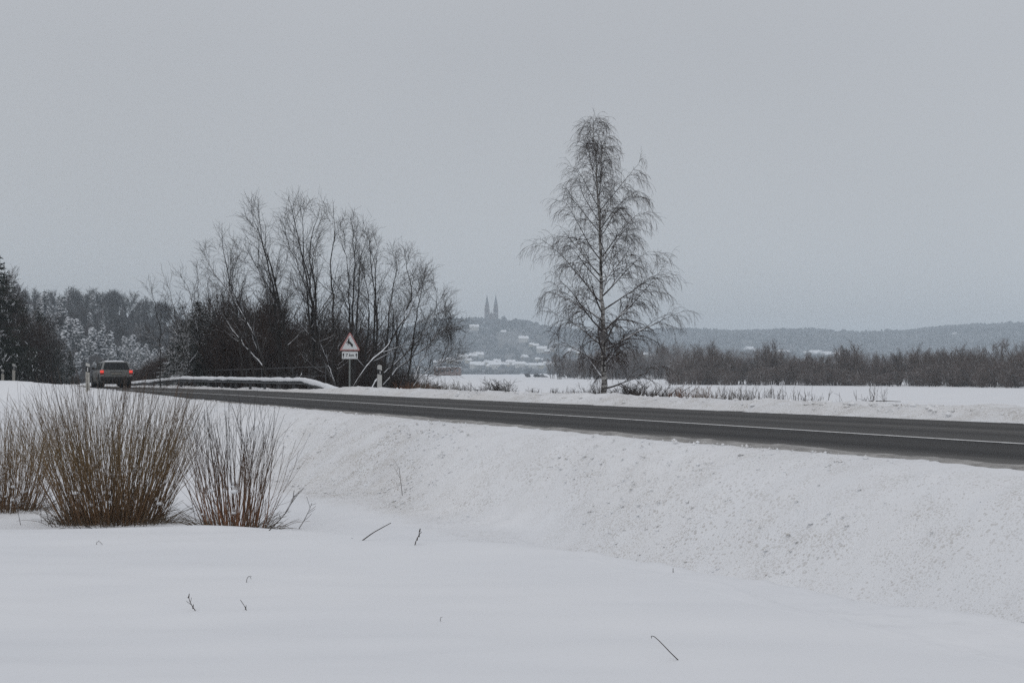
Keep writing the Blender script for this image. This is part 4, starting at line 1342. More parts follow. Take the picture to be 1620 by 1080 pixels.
def lump(c, sz, r, parent):
    n = 7; rings = [(0.0, .55), (.35, 1.0), (.75, .7)]
    V = []
    for zz_, w in rings:
        for i in range(n):
            a = 2 * math.pi * i / n
            V.append((c[0] + sz * w * math.cos(a) * r.uniform(.8, 1.25), c[1] + sz * w * math.sin(a) * r.uniform(.8, 1.25), c[2] + sz * (zz_ - .35) * 1.1))
    V += [(c[0], c[1], c[2] - sz * .5), (c[0], c[1], c[2] + sz * .75)]
    F = []
    for k_ in range(2):
        for i in range(n):
            F.append((k_ * n + i, k_ * n + (i + 1) % n, (k_ + 1) * n + (i + 1) % n, (k_ + 1) * n + i))
    F3 = [((i + 1) % n, i, 3 * n) for i in range(n)] + [(2 * n + i, 2 * n + (i + 1) % n, 3 * n + 1) for i in range(n)]
    return link('snow_lump', make_mesh('snow_lump', V, [np.array(F), np.array(F3)], [M['loose_snow']], smooth=True), parent)


near_shrub('largest brown willow shrub, a wide dense fan of thin stems, in the left foreground', 180, 18.4, 500, 0.62, 0.42, 2.12, 0.52, M['stem_brown'], 61, ntw=2, lumps=16)
near_shrub('thinner upright shrub with rust-red stem bases, right of the largest foreground shrub', 374, 17.0, 105, 0.36, 0.28, 1.78, 0.36, M['stem_rust'], 62, rad=0.0062, ntw=3, lumps=8, tufts=170, upb=0.035)
near_shrub('brown shrub with snow lumps at its foot, cut by the left edge of the photograph', 4, 20.2, 260, 0.50, 0.45, 1.68, 0.42, M['stem_brown'], 63, ntw=3, lumps=20, tufts=200)


def sprig(label, pxs, d=None, n=1, mat='dark_stalk', rad=0.003, seed=1, cat='twig', name='twig', buds=0, side=0):
    """thin twig given by photo points; its first point is the foot in the snow"""
    r = np.random.default_rng(seed)
    g0 = ground_hit(*pxs[0]) if d is None else at(pxs[0][0], pxs[0][1], d)
    dd = g0[1]
    W = [g0 - np.array([0, 0, 0.02])] + [at(a, b, dd + r.uniform(-.05, .05)) for a, b in pxs[1:]]
    W = spline(W, 9, 0.0, r) - g0
    t = thing(name, label, cat, tuple(g0))
    R = taper(np.array([rad]), rad * .55, 9)
    sets = [(W[None], R, 5)]
    tube_obj('stem', M[mat], sets, t, smooth=True)
    if side:
        b, br = child(W[None], R, side, .35, .98, 35, 10, np.linalg.norm(W[-1]) * .35, 5, 0.05, .06, .7, rad * .5, rad * .4, r)
        tube_obj('side_twigs', M[mat], [(b, br, 4)], t)
    for i in range(buds):
        c = W[int(np.linspace(3, 8, buds)[i])]
        MB().cyl(c + np.array([.001, 0, -.012]), c + np.array([.006, 0, .018]), rad * 1.6, rad * .6, 6).build('bud', M[mat], t)
    return t


sprig('long bent bare stem hooked at the top in the right foreground snow', [(1076, 1043), (1060, 1030), (1043, 1012), (1034, 1004), (1029, 1003), (1030, 1007)], rad=0.0032, seed=2)
sprig('curved dark twig poking up at the left of the foreground snow', [(314, 965), (306, 957), (302, 949), (300, 941)], rad=0.0034, seed=3, buds=2, side=3)
sprig('short straight twig right of the curved twig in the foreground', [(394, 965), (388, 956), (382, 947)], rad=0.0030, seed=4, buds=1)
sprig('tiny looped dead stem in the middle left of the foreground snow', [(391, 921), (392, 913), (396, 909), (399, 914)], rad=0.0028, seed=5, side=2)
sprig('tiny hooked stem near the snow crest in front of the largest shrub', [(154, 861), (155, 856), (159, 855), (164, 860)], rad=0.003, seed=6, side=1)
sprig('long slanting dark stick lying across the snow at the centre', [(570, 854), (590, 842), (606, 833), (619, 826)], rad=0.0062, seed=7, cat='stick', name='stick')
sprig('small dark seed stalk standing right of the slanting stick', [(656, 862), (659, 853), (663, 846), (664, 838)], rad=0.0055, seed=8, buds=3, side=4, cat='weed', name='dead_weed')
sprig('lone tall thin stalk standing on the snowy slope below the road', [(637, 783), (635, 765), (632, 745), (633, 737)], rad=0.0045, seed=9, side=2, cat='weed', name='dead_weed')
sprig('faint tiny stalk in the lower middle of the foreground snow', [(697, 982), (697, 977), (698, 974)], rad=0.002, seed=10, side=1)
sprig('short stub sticking up from the snow crest right of centre', [(1064, 903), (1064, 897)], rad=0.004, seed=12)
sprig('tiny bent stem left of the slanting stick', [(553, 852), (557, 850), (562, 851)], rad=0.0035, seed=13)
sprig('thin stalk in front of the left edge shrub', [(35, 830), (31, 812), (27, 795), (24, 780)], rad=0.004, seed=14, side=3, cat='weed', name='dead_weed')
sprig('short thin stalk left of the largest shrub', [(68, 826), (66, 812), (64, 800)], rad=0.003, seed=15, side=2, cat='weed', name='dead_weed')
sprig('upright stalk under the left edge shrub', [(52, 785), (53, 770), (52, 758)], rad=0.004, seed=16, cat='weed', name='dead_weed')
sprig('bent branchy stem right of the rust-red shrub', [(424, 838), (440, 825), (455, 808), (464, 790), (466, 775)], rad=0.006, seed=17, side=6, cat='weed', name='dead_weed')
sprig('forked leaning weed, rightmost beside the foreground shrubs', [(472, 836), (482, 822), (490, 806), (494, 795)], rad=0.005, seed=18, side=5, cat='weed', name='dead_weed')
sprig('thin curved outer stem of the hollow between the two right-hand shrubs', [(312, 825), (306, 800), (300, 775)], rad=0.004, seed=19, side=3, cat='weed', name='dead_weed')

# ------------------------------------------------------------------ scrub along the far verge
vs = [woody('verge_shrub', '', 'shrub', M['far_bark'], M['willow_twig'], 800 + i, 60, 1.6, 1.0, 7, 5, rad0=0.009, twig=0.006, base=0.35, up=0.05) for i in range(2)]
r = np.random.default_rng(55)
VS = [(777, 597, 66, 1.5, 'rounded bare shrub standing alone in the field left of the birch'), (843, 612, 60, .8, 'small low shrub left of the birch, first of a row'), (884, 612, 58, .85, 'small twiggy shrub left of the birch, second of the row'),
      (905, 613, 57, .75, 'small twiggy shrub left of the birch, third of the row'), (932, 606, 57, 1.0, 'bushy weed clump touching the left of the birch trunk'), (985, 604, 56, 1.0, 'grey shrub just right of the birch trunk'), (1015, 600, 56, 1.1, 'tall grey shrub right of the birch, second from its trunk'),
      (1045, 612, 54, .9, 'snow-sprinkled low shrub right of the birch'), (692, 600, 72, 1.1, 'pale twiggy shrub at the end of the willow group'), (668, 596, 74, 1.0, 'rusty shrub under the last willow'), (728, 606, 68, .8, 'sparse low shrub between willows and field')]
for px, top, d, ws, lab in VS:
    x = (px - CX) / FPX * d; z0 = gz(x, d) - .05
    ht = (HY - top) / FPX * d + CAM_Z - z0
    put(vs[int(r.integers(2))], PUT, (x, d, z0), r.uniform(0, 6.28), (ht / 1.7 * ws, ht / 1.7 * ws, ht / 1.7), lab, 'shrubs along the far verge')


def weed_clump(label, px, d, top, n, w, mat, seed, spread=.25, side=2, rad=0.006):
    r = np.random.default_rng(seed)
    n = int(n * 2.2) if n >= 40 else n
    x = (px - CX) / FPX * d; z0 = gz(x, d)
    ht = (HY - top) / FPX * d + CAM_Z - z0
    P0 = np.stack([r.uniform(-w, w, n), r.uniform(-.5, .5, n), np.full(n, -.05)], 1)
    D = np.stack([r.normal(0, spread, n), r.normal(0, spread, n), np.ones(n)], 1)
    p = walk(P0, D, ht * r.uniform(.5, 1.05, n), 7, 0.0, .05, r); ra = taper(rad * r.uniform(.6, 1.3, n), .003, 7)
    b, br = child(p, ra, side, .4, 1, 35, 12, ht * .2, 4, 0.02, .1, .7, .004, .003, r)
    t = thing('weed_clump', label, 'weeds', (x, d, z0))
    tube_obj('stems', M[mat], [(p, ra, 4)], t, kind='stuff')
    tube_obj('twigs', M[mat], [(b, br, 3)], t, kind='stuff')
    return t


weed_clump('rust coloured weed clump on the far verge, right of the birch', 1096, 46, 609, 46, .75, 'rust_weed', 1, .3, 4)
weed_clump('dark brown weeds on the verge between the birch and the rust clump', 1062, 47, 612, 60, .9, 'thicket_stalk' if 'thicket_stalk' in M else 'dark_stalk', 2, .35, 4)
weed_clump('grey dead weeds right of the rust coloured clump', 1140, 45, 612, 70, 1.1, 'dry_grass', 3, .3, 4)
weed_clump('dark upright stalks before the snow field, middle of the far verge', 1185, 44, 610, 46, .9, 'dark_stalk', 4, .2, 3)
weed_clump('row of thin upright stalks before the open snow field', 1238, 42, 611, 40, 1.05, 'dark_stalk', 5, .16, 2)
weed_clump('sparse last stalks of the row before open snow', 1280, 41, 616, 14, .6, 'dark_stalk', 6, .16, 1)
weed_clump('isolated fan of stalks on the open snow at the right', 1366, 39, 612, 16, .35, 'dark_stalk', 7, .30, 1)
weed_clump('seed-headed stalk at the right of the isolated fan', 1384, 39, 611, 9, .22, 'dark_stalk', 8, .2, 9)
weed_clump('two thin stalks left of the isolated fan', 1320, 40, 612, 4, .35, 'dark_stalk', 9, .08, 1)
weed_clump('brown weeds at the right foot of the birch', 985, 50, 616, 60, .9, 'dark_stalk', 10, .35, 4)
weed_clump('short weeds at the left foot of the birch', 925, 52, 618, 50, .7, 'dry_grass', 11, .3, 3)
weed_clump('dry weeds below the sprawling willow', 690, 62, 600, 60, .9, 'dry_grass', 12, .3, 3)
weed_clump('rust weeds between the round post and the willow', 655, 64, 602, 70, .8, 'rust_weed', 13, .3, 3)
weed_clump('thin stalks in the field behind the roadside snow, left of centre', 735, 60, 604, 14, .5, 'dark_stalk', 14, .15, 2)
weed_clump('thin stalks near the small shrubs left of the birch', 865, 56, 604, 8, .5, 'dark_stalk', 15, .12, 1)
sprig('dark bare branch lying flat on the snow at the right verge', [(1362, 635), (1380, 634), (1400, 634), (1425, 635)], d=36, rad=0.012, seed=21, cat='branch', name='fallen_branch')
for i in range(5):
    px = 1030 + i * 14
    sprig('pale snow-dusted broken branch on the verge right of the birch' if i == 0 else ('second', 'third', 'fourth', 'fifth')[i - 1] + ' broken branch to the right of the birch, among the verge weeds',
          [(px, 626), (px + 9, 618), (px + 16 + i, 612)], d=48, rad=0.012, seed=30 + i, cat='branch', name='fallen_branch', side=4)
# ------------------------------------------------------------------ guard rail
M['galv'] = mat_plain('galvanised_steel', (0.095, 0.10, 0.105), 0.7, 0.25, 0.1, var=0.2, scale=3)
M['post_steel'] = mat_plain('weathered_post_steel', (0.06, 0.06, 0.062), 0.8, 0.2, 0.1, var=0.25, scale=4)
RP_ = -9.25
sa = s_of_px(552, RP_); s1 = s_of_px(482, RP_); s2 = s_of_px(290, RP_); s3 = s_of_px(212, RP_); s4 = s3 + 3.0


def rail_z(s):
    return np.interp(s, [sa, sa + (s1 - sa) * .5, s1, s2, s3, s4], [-0.05, 0.27, 0.50, 0.52, 0.22, 0.0])


x0, y0 = road_xy(sa, RP_)
gr = thing('guard_rail', 'snow-capped steel guard rail along the far side of the road bend', 'guard rail', (float(x0), float(y0), 0))
prof = [(0.0, 0.0), (0.05, -0.03), (0.06, -0.07), (0.0, -0.09), (0.0, -0.11), (0.06, -0.13), (0.05, -0.17), (0.0, -0.19)]


def sweep(ss, prof, pbase, zf, thick=0.012):
    V = []
    n = len(prof)
    loop = prof + [(a - thick, b) for a, b in reversed(prof)]
    m = len(loop)
    for s in ss:
        zz_ = float(zf(s))
        for a, b in loop:
            xx, yy = road_xy(s, pbase + a)
            V.append((float(xx) - float(x0), float(yy) - float(y0), zz_ + b))
    F = []
    for i in range(len(ss) - 1):
        for j in range(m):
            F.append((i * m + j, i * m + (j + 1) % m, (i + 1) * m + (j + 1) % m, (i + 1) * m + j))
    return V, F


s = sa; i = 0
while s < s4 - 0.5:
    e_ = min(s + 4.0, s4)
    off = 0.006 * (i % 2)
    V, F = sweep(np.linspace(s, e_ + 0.12, 9), prof, RP_ + off, rail_z)
    link('rail_panel', make_mesh('rail_panel', V, [np.array(F)], [M['galv']]), gr)
    s = e_; i += 1
s = s1 - 0.3
while s < s3:
    z1 = float(rail_z(s)) - 0.03
    xx, yy = road_xy(s, RP_ - 0.09)
    h_ = road_heading(s)
    MB().box(-0.05, 0.05, -0.06, 0.06, -0.8, z1).box(0.05, 0.12, -0.03, 0.03, z1 - 0.18, z1 - 0.04).build('rail_post', M['post_steel'], gr, loc=(float(xx) - float(x0), float(yy) - float(y0), 0), rot=(0, 0, h_ + math.pi))
    s += 2.0
for q in (sa + 1.4, sa + 3.4):
    xx, yy = road_xy(q, RP_ - 0.07)
    MB().box(-0.04, 0.04, -0.05, 0.05, -0.6, float(rail_z(q)) - .04).build('rail_post', M['post_steel'], gr, loc=(float(xx) - float(x0), float(yy) - float(y0), 0), rot=(0, 0, road_heading(q)))
# snow lying on the rail
ss = np.arange(sa + 0.2, s4, 0.12)
k_ = 10
V = []
rr = np.random.default_rng(3)
for s in ss:
    zz_ = float(rail_z(s))
    hgt = 0.095 + 0.050 * float(fbm(s * 1.7, 0.3, 5, 4)) + (0.02 if s < s1 else 0)
    low = 0.085 + 0.06 * float(fbm(s * 1.2, 7.3, 6, 4)) + (0.05 if s < s1 else 0)
    for j in range(k_):
        a = 2 * math.pi * j / k_
        ca, sa_ = math.cos(a), math.sin(a)
        xx, yy = road_xy(s, RP_ + 0.02 + 0.085 * ca)
        V.append((float(xx) - float(x0), float(yy) - float(y0), zz_ + 0.012 + (hgt * sa_ if sa_ > 0 else low * sa_ * (1 if ca > -0.2 else .3))))
F = [(i * k_ + j, i * k_ + (j + 1) % k_, (i + 1) * k_ + (j + 1) % k_, (i + 1) * k_ + j) for i in range(len(ss) - 1) for j in range(k_)]
link('snow_cap', make_mesh('snow_cap', V, [np.array(F)], [M['loose_snow']], smooth=True), gr)

# culvert railing behind the guard rail
RB = -12.6
sb0 = s_of_px(515, RB); sb1 = s_of_px(296, RB)
x0r, y0r = [float(v) for v in road_xy(sb0, RB)]
cr_ = thing('culvert_railing', 'thin dark pipe railing behind the guard rail in front of the willows', 'railing', (x0r, y0r, 0))
def rb_z(s): return float(np.interp(s, [sb0, sb1], [1.13, 0.92]))
pts = []
for s in np.linspace(sb0, sb1, 14):
    xx, yy = road_xy(s, RB); pts.append((float(xx) - x0r, float(yy) - y0r, rb_z(s)))
pts = np.array(pts)
tube_obj('top_pipe', M['post_steel'], [(pts[None], np.full((1, 14), .028), 8)], cr_, smooth=True)
tube_obj('middle_pipe', M['post_steel'], [((pts - np.array([0, 0, .45]))[None], np.full((1, 14), .02), 8)], cr_, smooth=True)

for s in np.linspace(sb0, sb1, 10):
    xx, yy = road_xy(s, RB)
    MB().cyl((float(xx) - x0r, float(yy) - y0r, -1.0), (float(xx) - x0r, float(yy) - y0r, rb_z(s)), .028, n=8).build('railing_post', M['post_steel'], cr_)

# ------------------------------------------------------------------ deer warning sign
M['sign_white'] = mat_plain('sign_white', (0.62, 0.64, 0.65), 0.45, 0.4, var=0.05)
M['sign_red'] = mat_plain('sign_red', (0.34, 0.075, 0.07), 0.5, 0.4, var=0.12)
M['sign_black'] = mat_plain('sign_black', (0.012, 0.012, 0.013), 0.5, 0.4, var=0.1)
M['sign_back'] = mat_plain('sign_back_grey', (0.25, 0.26, 0.26), 0.6, 0.3, 0.3)
M['pole_grey'] = mat_plain('pole_grey', (0.17, 0.185, 0.18), 0.6, 0.4, 0.2)
sg = at(553.5, 612, 60.0)
sz = gz(sg[0], sg[1])
sign = thing('warning_sign', 'triangular deer warning sign with distance plate on a grey pole', 'road sign', (sg[0], sg[1], sz), math.radians(17))
ZB = at(553.5, 554.6, 60)[2] - sz           # lower edge of the triangle
MB().cyl((0, 0.045, -0.6), (0, 0.045, ZB + 0.62), 0.036, n=12).build('pole', M['pole_grey'], sign, smooth=False)
def rtri(w, h, z, cut):
    """triangle with slightly blunted corners"""
    A, B, Cc = (-w / 2, z), (w / 2, z), (0, z + h)
    out = []
    P3 = [A, B, Cc]
    for i in range(3):
        p_, q_, n_ = P3[i - 1], P3[i], P3[(i + 1) % 3]
        for o_ in (p_, n_):
            L_ = math.hypot(o_[0] - q_[0], o_[1] - q_[1])
            out.append((q_[0] + (o_[0] - q_[0]) * cut / L_, q_[1] + (o_[1] - q_[1]) * cut / L_))
    return out
TW, TH = 0.90, 0.80
tri = MB().prism(rtri(TW, TH, ZB, 0.05), -0.008, 0.012).build('triangle_plate', M['sign_red'], sign)
MB().prism(rtri(TW - 0.06, TH - 0.055, ZB + 0.018, 0.05), -0.0095, -0.0085).build('pale_rim', mat_plain('sign_rim_pale', (0.50, 0.42, 0.41), 0.5, 0.4), tri)
MB().prism(rtri(TW - 0.13, TH - 0.115, ZB + 0.038, 0.05), -0.0125, -0.0100).build('red_border', M['sign_red'], tri)
MB().prism(rtri(TW - 0.20, TH - 0.178, ZB + 0.058, 0.04), -0.0155, -0.0130).build('white_field', M['sign_white'], tri)


def strip_poly(mb, pts, wid, y0, y1):
    pts = [Vector((a, b)) for a, b in pts]
    for i in range(len(pts) - 1):
        d_ = (pts[i + 1] - pts[i]); nrm = Vector((-d_.y, d_.x)).normalized()
        a, b = pts[i] + nrm * wid[i] / 2, pts[i] - nrm * wid[i] / 2
        c, d2 = pts[i + 1] - nrm * wid[i + 1] / 2, pts[i + 1] + nrm * wid[i + 1] / 2
        mb.prism([(a.x, a.y), (d2.x, d2.y), (c.x, c.y), (b.x, b.y)], y0, y1 - 0.0001 * i)


dm = MB()
zc = ZB + 0.14
strip_poly(dm, [(-0.075, zc + .235), (-0.02, zc + .20), (.045, zc + .145), (.085, zc + .105)], [.085, .105, .085, .09], -0.0185, -0.0160)   # trunk of the body
strip_poly(dm, [(-0.065, zc + .225), (-0.045, zc + .33)], [.09, .045], -0.0187, -0.0162)                 # neck
strip_poly(dm, [(-0.035, zc + .335), (-0.095, zc + .325)], [.05, .025], -0.0189, -0.0164)                # head
strip_poly(dm, [(-0.045, zc + .35), (-0.062, zc + .385), (-0.055, zc + .42)], [.016, .013, .008], -0.0191, -0.0166)   # antlers
strip_poly(dm, [(-0.035, zc + .35), (-0.005, zc + .375), (.015, zc + .405)], [.016, .013, .008], -0.0193, -0.0168)
strip_poly(dm, [(-0.09, zc + .22), (-0.145, zc + .215), (-0.155, zc + .16)], [.045, .028, .018], -0.0195, -0.0170)    # fore legs
strip_poly(dm, [(-0.07, zc + .19), (-0.09, zc + .13), (-0.075, zc + .075)], [.045, .028, .02], -0.0197, -0.0172)
strip_poly(dm, [(.075, zc + .125), (.055, zc + .06), (.075, zc + .02)], [.075, .035, .022], -0.0199, -0.0174)         # hind legs
strip_poly(dm, [(.10, zc + .125), (.10, zc + .06), (.125, zc + .005)], [.06, .035, .022], -0.0201, -0.0176)
dm.build('deer_symbol', M['sign_black'], tri)
ZP1 = at(553.5, 555.8, 60)[2] - sz; ZP0 = at(553.5, 567.8, 60)[2] - sz
pl = MB().box(-0.345, 0.345, -0.004, 0.012, ZP0, ZP1).build('distance_plate', M['sign_back'], sign)
MB().box(-0.330, 0.330, -0.008, -0.0045, ZP0 + .014, ZP1 - .014).build('plate_face', M['sign_white'], pl)
zm = (ZP0 + ZP1) / 2
for ax_ in (-0.275, 0.275):
    MB().prism([(ax_ - .016, zm - .10), (ax_ + .016, zm - .10), (ax_ + .016, zm + .01), (ax_ + .045, zm + .01), (ax_, zm + .10), (ax_ - .045, zm + .01), (ax_ - .016, zm + .01)], -0.011, -0.0085).build('arrow', M['sign_black'], pl)
fc = bpy.data.curves.new('plate_text', 'FONT'); fc.body = '7 km'; fc.size = 0.175; fc.align_x = 'CENTER'; fc.align_y = 'CENTER'; fc.extrude = 0.0012; fc.offset = 0.004
fo = bpy.data.objects.new('plate_text', fc); COL.objects.link(fo)
bpy.context.view_layer.update()
tm = bpy.data.meshes.new_from_object(fo.evaluated_get(bpy.context.evaluated_depsgraph_get()))
bpy.data.objects.remove(fo); tm.name = 'lettering'; tm.materials.clear(); tm.materials.append(M['sign_black'])
link('lettering', tm, pl, loc=(0, -0.0105, zm), rot=(math.pi / 2, 0, 0))

# ------------------------------------------------------------------ roadside marker posts
M['post_white'] = mat_plain('post_white', (0.45, 0.45, 0.435), 0.6, 0.3, var=0.1, scale=5)
M['post_dirty'] = mat_plain('post_dirty_white', (0.36, 0.35, 0.32), 0.8, 0.2, var=0.25, scale=7)
M['reflector'] = mat_plain('reflector_grey', (0.45, 0.45, 0.45), 0.3, 0.5, var=0.1)


def marker(label, px, d, top_py, w=0.13, slant=1, rot=0.35, bandw=0.24, bt=0.20, dirty=True, cap=False, group=None):
    q = at(px, top_py, d); z0 = gz(q[0], q[1]); h = q[2] - z0
    t = thing('marker_post', label, 'marker post', (q[0], q[1], z0), rot)
    hw = w / 2; de = 0.05
    zb1 = h - bt; zb0 = zb1 - bandw
    lowm = M['post_dirty'] if dirty else M['post_white']
    MB().prism([(-hw, -0.5), (hw, -0.5), (hw, zb0 + .04 * slant), (-hw, zb0 - .0 + .08 * slant)], -de, de).build('shaft', lowm, t)
    MB().prism([(-hw, zb0 + .08 * slant), (hw, zb0 + .04 * slant), (hw, zb1), (-hw, zb1 + .05 * slant)], -de - .002, de + .002).build('black_band', M['sign_black'], t)
    if cap:
        n_ = 8
        top = [(hw * math.cos(math.pi * i / n_), h - hw + hw * math.sin(math.pi * i / n_)) for i in range(n_ + 1)]
    else:
        top = [(hw, h - .05), (-hw, h)]
    MB().prism([(-hw, zb1 + .05 * slant), (hw, zb1)] + top, -de, de).build('head', M['post_white'], t)
    MB().box(-0.02, 0.02, -de - .008, -de - .0025, zb0 + .09, zb1 - .02).build('reflector', M['reflector'], t)
    return t


marker('white marker post with black band beside the silver car', 139, 56.0, 573.5, w=0.15, rot=0.2, bandw=.26, bt=.17)
marker('round-topped marker post on the snow bank right of the deer sign', 600.5, 55.5, 577, w=0.155, slant=1, rot=0.5, bandw=.22, bt=.22, dirty=False, cap=True)
marker('small distant marker post before the left forest edge', 22, 84.0, 575, w=0.15, rot=0.5, bandw=.26, bt=.18)
q = at(3, 583, 80); 
marker('shorter marker post nearest the left edge of the photograph', 4.5, 88.0, 584, w=0.16, rot=0.5, bandw=.20, bt=.15)

# ------------------------------------------------------------------ the estate car
k = NT('car_paint')
p = k.objco()
zs = k.n('ShaderNodeSeparateXYZ'); k.l(p, zs.inputs[0])
dirt_ = k.math('MULTIPLY', k.rng(zs.outputs['Z'], 0.95, 0.40), k.rng(k.noise(5, 4, 0.6, p), 0.2, 0.6))
k.base(k.mix(dirt_, (0.19, 0.195, 0.19), (0.060, 0.057, 0.052)), k.rng(dirt_, 0, 1, 0.38, 0.9), 0.5)
M['car_paint'] = k.m
M['car_glass'] = mat_plain('car_glass', (0.012, 0.014, 0.016), 0.3, 0.25, var=0.05)
M['car_plastic'] = mat_plain('car_black_plastic', (0.025, 0.025, 0.026), 0.7, 0.3)
M['tyre'] = mat_plain('tyre_rubber', (0.018, 0.018, 0.018), 0.9, 0.2)
M['rim'] = mat_plain('wheel_rim', (0.14, 0.14, 0.14), 0.5, 0.4, 0.4)
M['plate'] = mat_plain('dirty_number_plate', (0.20, 0.19, 0.17), 0.7, 0.3, var=0.3)
k = NT('lit_tail_lamp'); k.base((0.45, 0.02, 0.015), 0.3, 0.5)
k.b.inputs['Emission Color'].default_value = (1.0, 0.10, 0.07, 1); k.b.inputs['Emission Strength'].default_value = 0.6
M['lamp_lit'] = k.m
M['lamp_dark'] = mat_plain('tail_lamp_red', (0.16, 0.010, 0.010), 0.3, 0.5)
M['lamp_white'] = mat_plain('reversing_lamp', (0.42, 0.40, 0.38), 0.3, 0.5)

s_car = None
cq = at(184.5, 613.4, 77.0)
cs, cp_ = road_sp(np.array([cq[0]]), np.array([cq[1]]))
hd = road_heading(float(cs[0]) + 2)
print('car p', float(cp_[0]), 'heading deg', math.degrees(hd))
car = thing('estate_car', 'dirty silver estate car seen from behind with lit tail lamps on the road', 'car', (cq[0], cq[1], 0.0), math.radians(23.5))


def loft(name, mat, stations, parent, smooth=False, bevel=0.0):
    """stations: (y, [(x,z) half profile from bottom centre to top centre])"""
    V = []; m = None
    for y, hp in stations:
        full = [(x, z) for x, z in hp] + [(-x, z) for x, z in reversed(hp)]
        m = len(full); V += [(x, y, z) for x, z in full]
    F = []
    for i in range(len(stations) - 1):
        for j in range(m):
            F.append((i * m + j, (i + 1) * m + j, (i + 1) * m + (j + 1) % m, i * m + (j + 1) % m))
    V3 = []
    for e_, y in ((0, stations[0][0]), (len(stations) - 1, stations[-1][0])):
        c = np.mean(V[e_ * m:(e_ + 1) * m], axis=0); ci = len(V); V.append(tuple(c))
        for j in range(m):
            a, b = e_ * m + j, e_ * m + (j + 1) % m
            V3.append((a, b, ci) if e_ == 0 else (b, a, ci))
    o = link(name, make_mesh(name, V, [np.array(F), np.array(V3)], [mat], smooth=smooth), parent)
    return o


def hp(w, zb, zt, r=.10):
    return [(0.0, zb), (w - r, zb), (w - .02, zb + .10), (w, (zb + zt) / 2), (w - .015, zt - .10), (w - r * .7, zt), (0.0, zt + .012)]


body = loft('body', M['car_paint'], [(0.02, hp(.78, .36, .93)), (0.12, hp(.835, .30, .95)), (0.6, hp(.85, .22, .95)), (2.3, hp(.85, .22, .94)), (3.0, hp(.85, .22, .93)),
                                  (3.5, hp(.84, .24, .87)), (4.2, hp(.80, .27, .80)), (4.42, hp(.72, .33, .70))], car)
gh = loft('cabin', M['car_paint'], [(0.05, [(0, .93), (.76, .93), (.765, .95), (.765, .96), (.755, .97), (.745, .98), (0, .99)]),
                                   (0.30, [(0, .93), (.785, .93), (.76, 1.05), (.70, 1.25), (.645, 1.375), (.58, 1.415), (0, 1.43)]),
                                   (1.2, [(0, .93), (.79, .93), (.77, 1.05), (.71, 1.27), (.655, 1.40), (.59, 1.435), (0, 1.455)]),
                                   (2.35, [(0, .93), (.79, .93), (.77, 1.05), (.71, 1.25), (.65, 1.375), (.58, 1.41), (0, 1.43)]),
                                   (3.15, [(0, .92), (.74, .92), (.735, .925), (.735, .93), (.73, .935), (.72, .94), (0, .95)])], car)
def quad(p, nrm, th=0.006):
    nrm = Vector(nrm).normalized() * th
    return MB().hexa([tuple(Vector(v) - nrm * .5) for v in p] + [tuple(Vector(v) + nrm) for v in p])
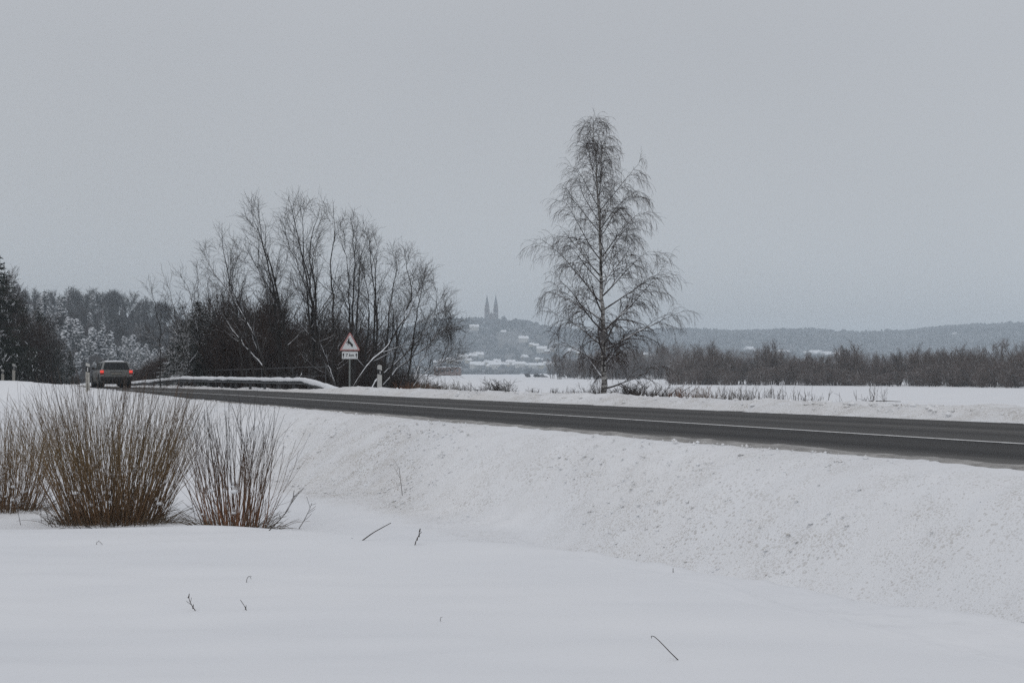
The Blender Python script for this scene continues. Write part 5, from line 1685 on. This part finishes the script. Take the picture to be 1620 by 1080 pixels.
# rear window follows the slope between (y .05,z .97) and (y .30,z 1.41)
n_rear = (0, -0.44, 0.25)
quad([(-.70, 0.045, .985), (.70, 0.045, .985), (.575, .262, 1.365), (-.575, .262, 1.365)], n_rear, .014).build('rear_window', M['car_glass'], car)
quad([(-.66, 3.10, .965), (.66, 3.10, .965), (.54, 2.42, 1.375), (-.54, 2.42, 1.375)], (0, .5, .8), .016).build('windscreen', M['car_glass'], car)
for sgn in (-1, 1):
    for ya, yb in ((.42, 1.02), (1.10, 1.88), (1.96, 2.62)):
        quad([(sgn * .792, ya, .99), (sgn * .792, yb, .99), (sgn * .672, min(yb, 2.45), 1.345), (sgn * .672, ya + .03, 1.345)], (sgn, 0, .33), .010).build('side_window', M['car_glass'], car)
    lm = MB().box(sgn * .76 - .085, sgn * .76 + .085, -.015, .12, .815, .955).build('tail_lamp', M['lamp_lit'], car)
    MB().box(sgn * .76 - .085, sgn * .76 + .085, -.012, .12, .70, .812).build('lower_lens', M['lamp_dark'], lm)
    MB().box(sgn * .76 - .085, sgn * .76 + .085, -.014, .12, .655, .697).build('reversing_lamp', M['lamp_white'], lm)
    MB().box(sgn * .58 - .02, sgn * .58 + .02, .5, 2.2, 1.455, 1.485).build('roof_bar', M['car_plastic'], car)
    mi = MB().hexa([(sgn * .83, 2.45, .98), (sgn * 1.0, 2.42, .99), (sgn * 1.0, 2.52, .99), (sgn * .83, 2.56, .98), (sgn * .83, 2.45, 1.10), (sgn * .98, 2.42, 1.12), (sgn * .98, 2.52, 1.12), (sgn * .83, 2.56, 1.10)])
    mi.build('wing_mirror', M['car_plastic'], car)
    for yy in (.80, 3.45):
        ty = MB().cyl((sgn * .66, yy, .305), (sgn * .865, yy, .305), .305, n=24).build('wheel', M['tyre'], car)
        MB().cyl((sgn * .80, yy, .305), (sgn * .872, yy, .305), .20, n=16).build('rim', M['rim'], ty)
        MB().cyl((sgn * .55, yy, .40), (sgn * .858, yy, .40), .36, n=24).build('wheel_arch', M['car_plastic'], car)
MB().box(-.82, .82, -.07, .2, .40, .60).box(-.80, .80, -.085, -.07, .46, .56).build('rear_bumper', M['car_plastic'], car, bevel=.02)
MB().box(-.27, .27, -.012, .03, .72, .84).build('number_plate', M['plate'], car)
MB().box(-.30, .30, -.008, .03, .84, .865).build('plate_trim', M['car_plastic'], car)
MB().box(-.62, .62, .1, 1.2, .20, .34).build('underbody', M['car_plastic'], car)
MB().cyl((.45, -.06, .27), (.45, .5, .30), .03, n=10).build('exhaust_pipe', M['post_steel'], car)
MB().cyl((.1, .02, 1.0), (-.22, .07, 1.02), .008, n=6).build('rear_wiper', M['car_plastic'], car)
sm = grid_mesh('roof_snow', *np.meshgrid(np.linspace(-.55, .52, 14), np.linspace(.36, 2.3, 18)), np.zeros((18, 14)), [M['loose_snow']])
co = np.array([v.co[:] for v in sm.vertices])
ed = np.minimum(sst(-.56, -.46, co[:, 0]) * sst(.53, .43, co[:, 0]), sst(.35, .46, co[:, 1]) * sst(2.32, 2.1, co[:, 1]))
co[:, 2] = 1.425 + .02 * sst(.3, 1.2, co[:, 1]) - .02 * sst(1.3, 2.3, co[:, 1]) + ed * (.035 + .02 * fbm(co[:, 0] * 3, co[:, 1] * 2, 9, 3)) - .02 * (1 - ed)
sm.vertices.foreach_set('co', co.astype(np.float32).ravel()); sm.update()
link('roof_snow', sm, car)

# ------------------------------------------------------------------ winter haze
k = bpy.data.materials.new('haze'); k.use_nodes = True
k.node_tree.nodes.clear()
ho = k.node_tree.nodes.new('ShaderNodeOutputMaterial'); hv = k.node_tree.nodes.new('ShaderNodeVolumePrincipled')
hv.inputs['Color'].default_value = (0.81, 0.915, 1.0, 1)
hv.inputs['Density'].default_value = 0.00033
hv.inputs['Anisotropy'].default_value = 0.1
k.node_tree.links.new(hv.outputs[0], ho.inputs['Volume'])
MB().box(-4800, 4800, -400, 5200, -9.0, 150.0).build('haze', k, kind='stuff')
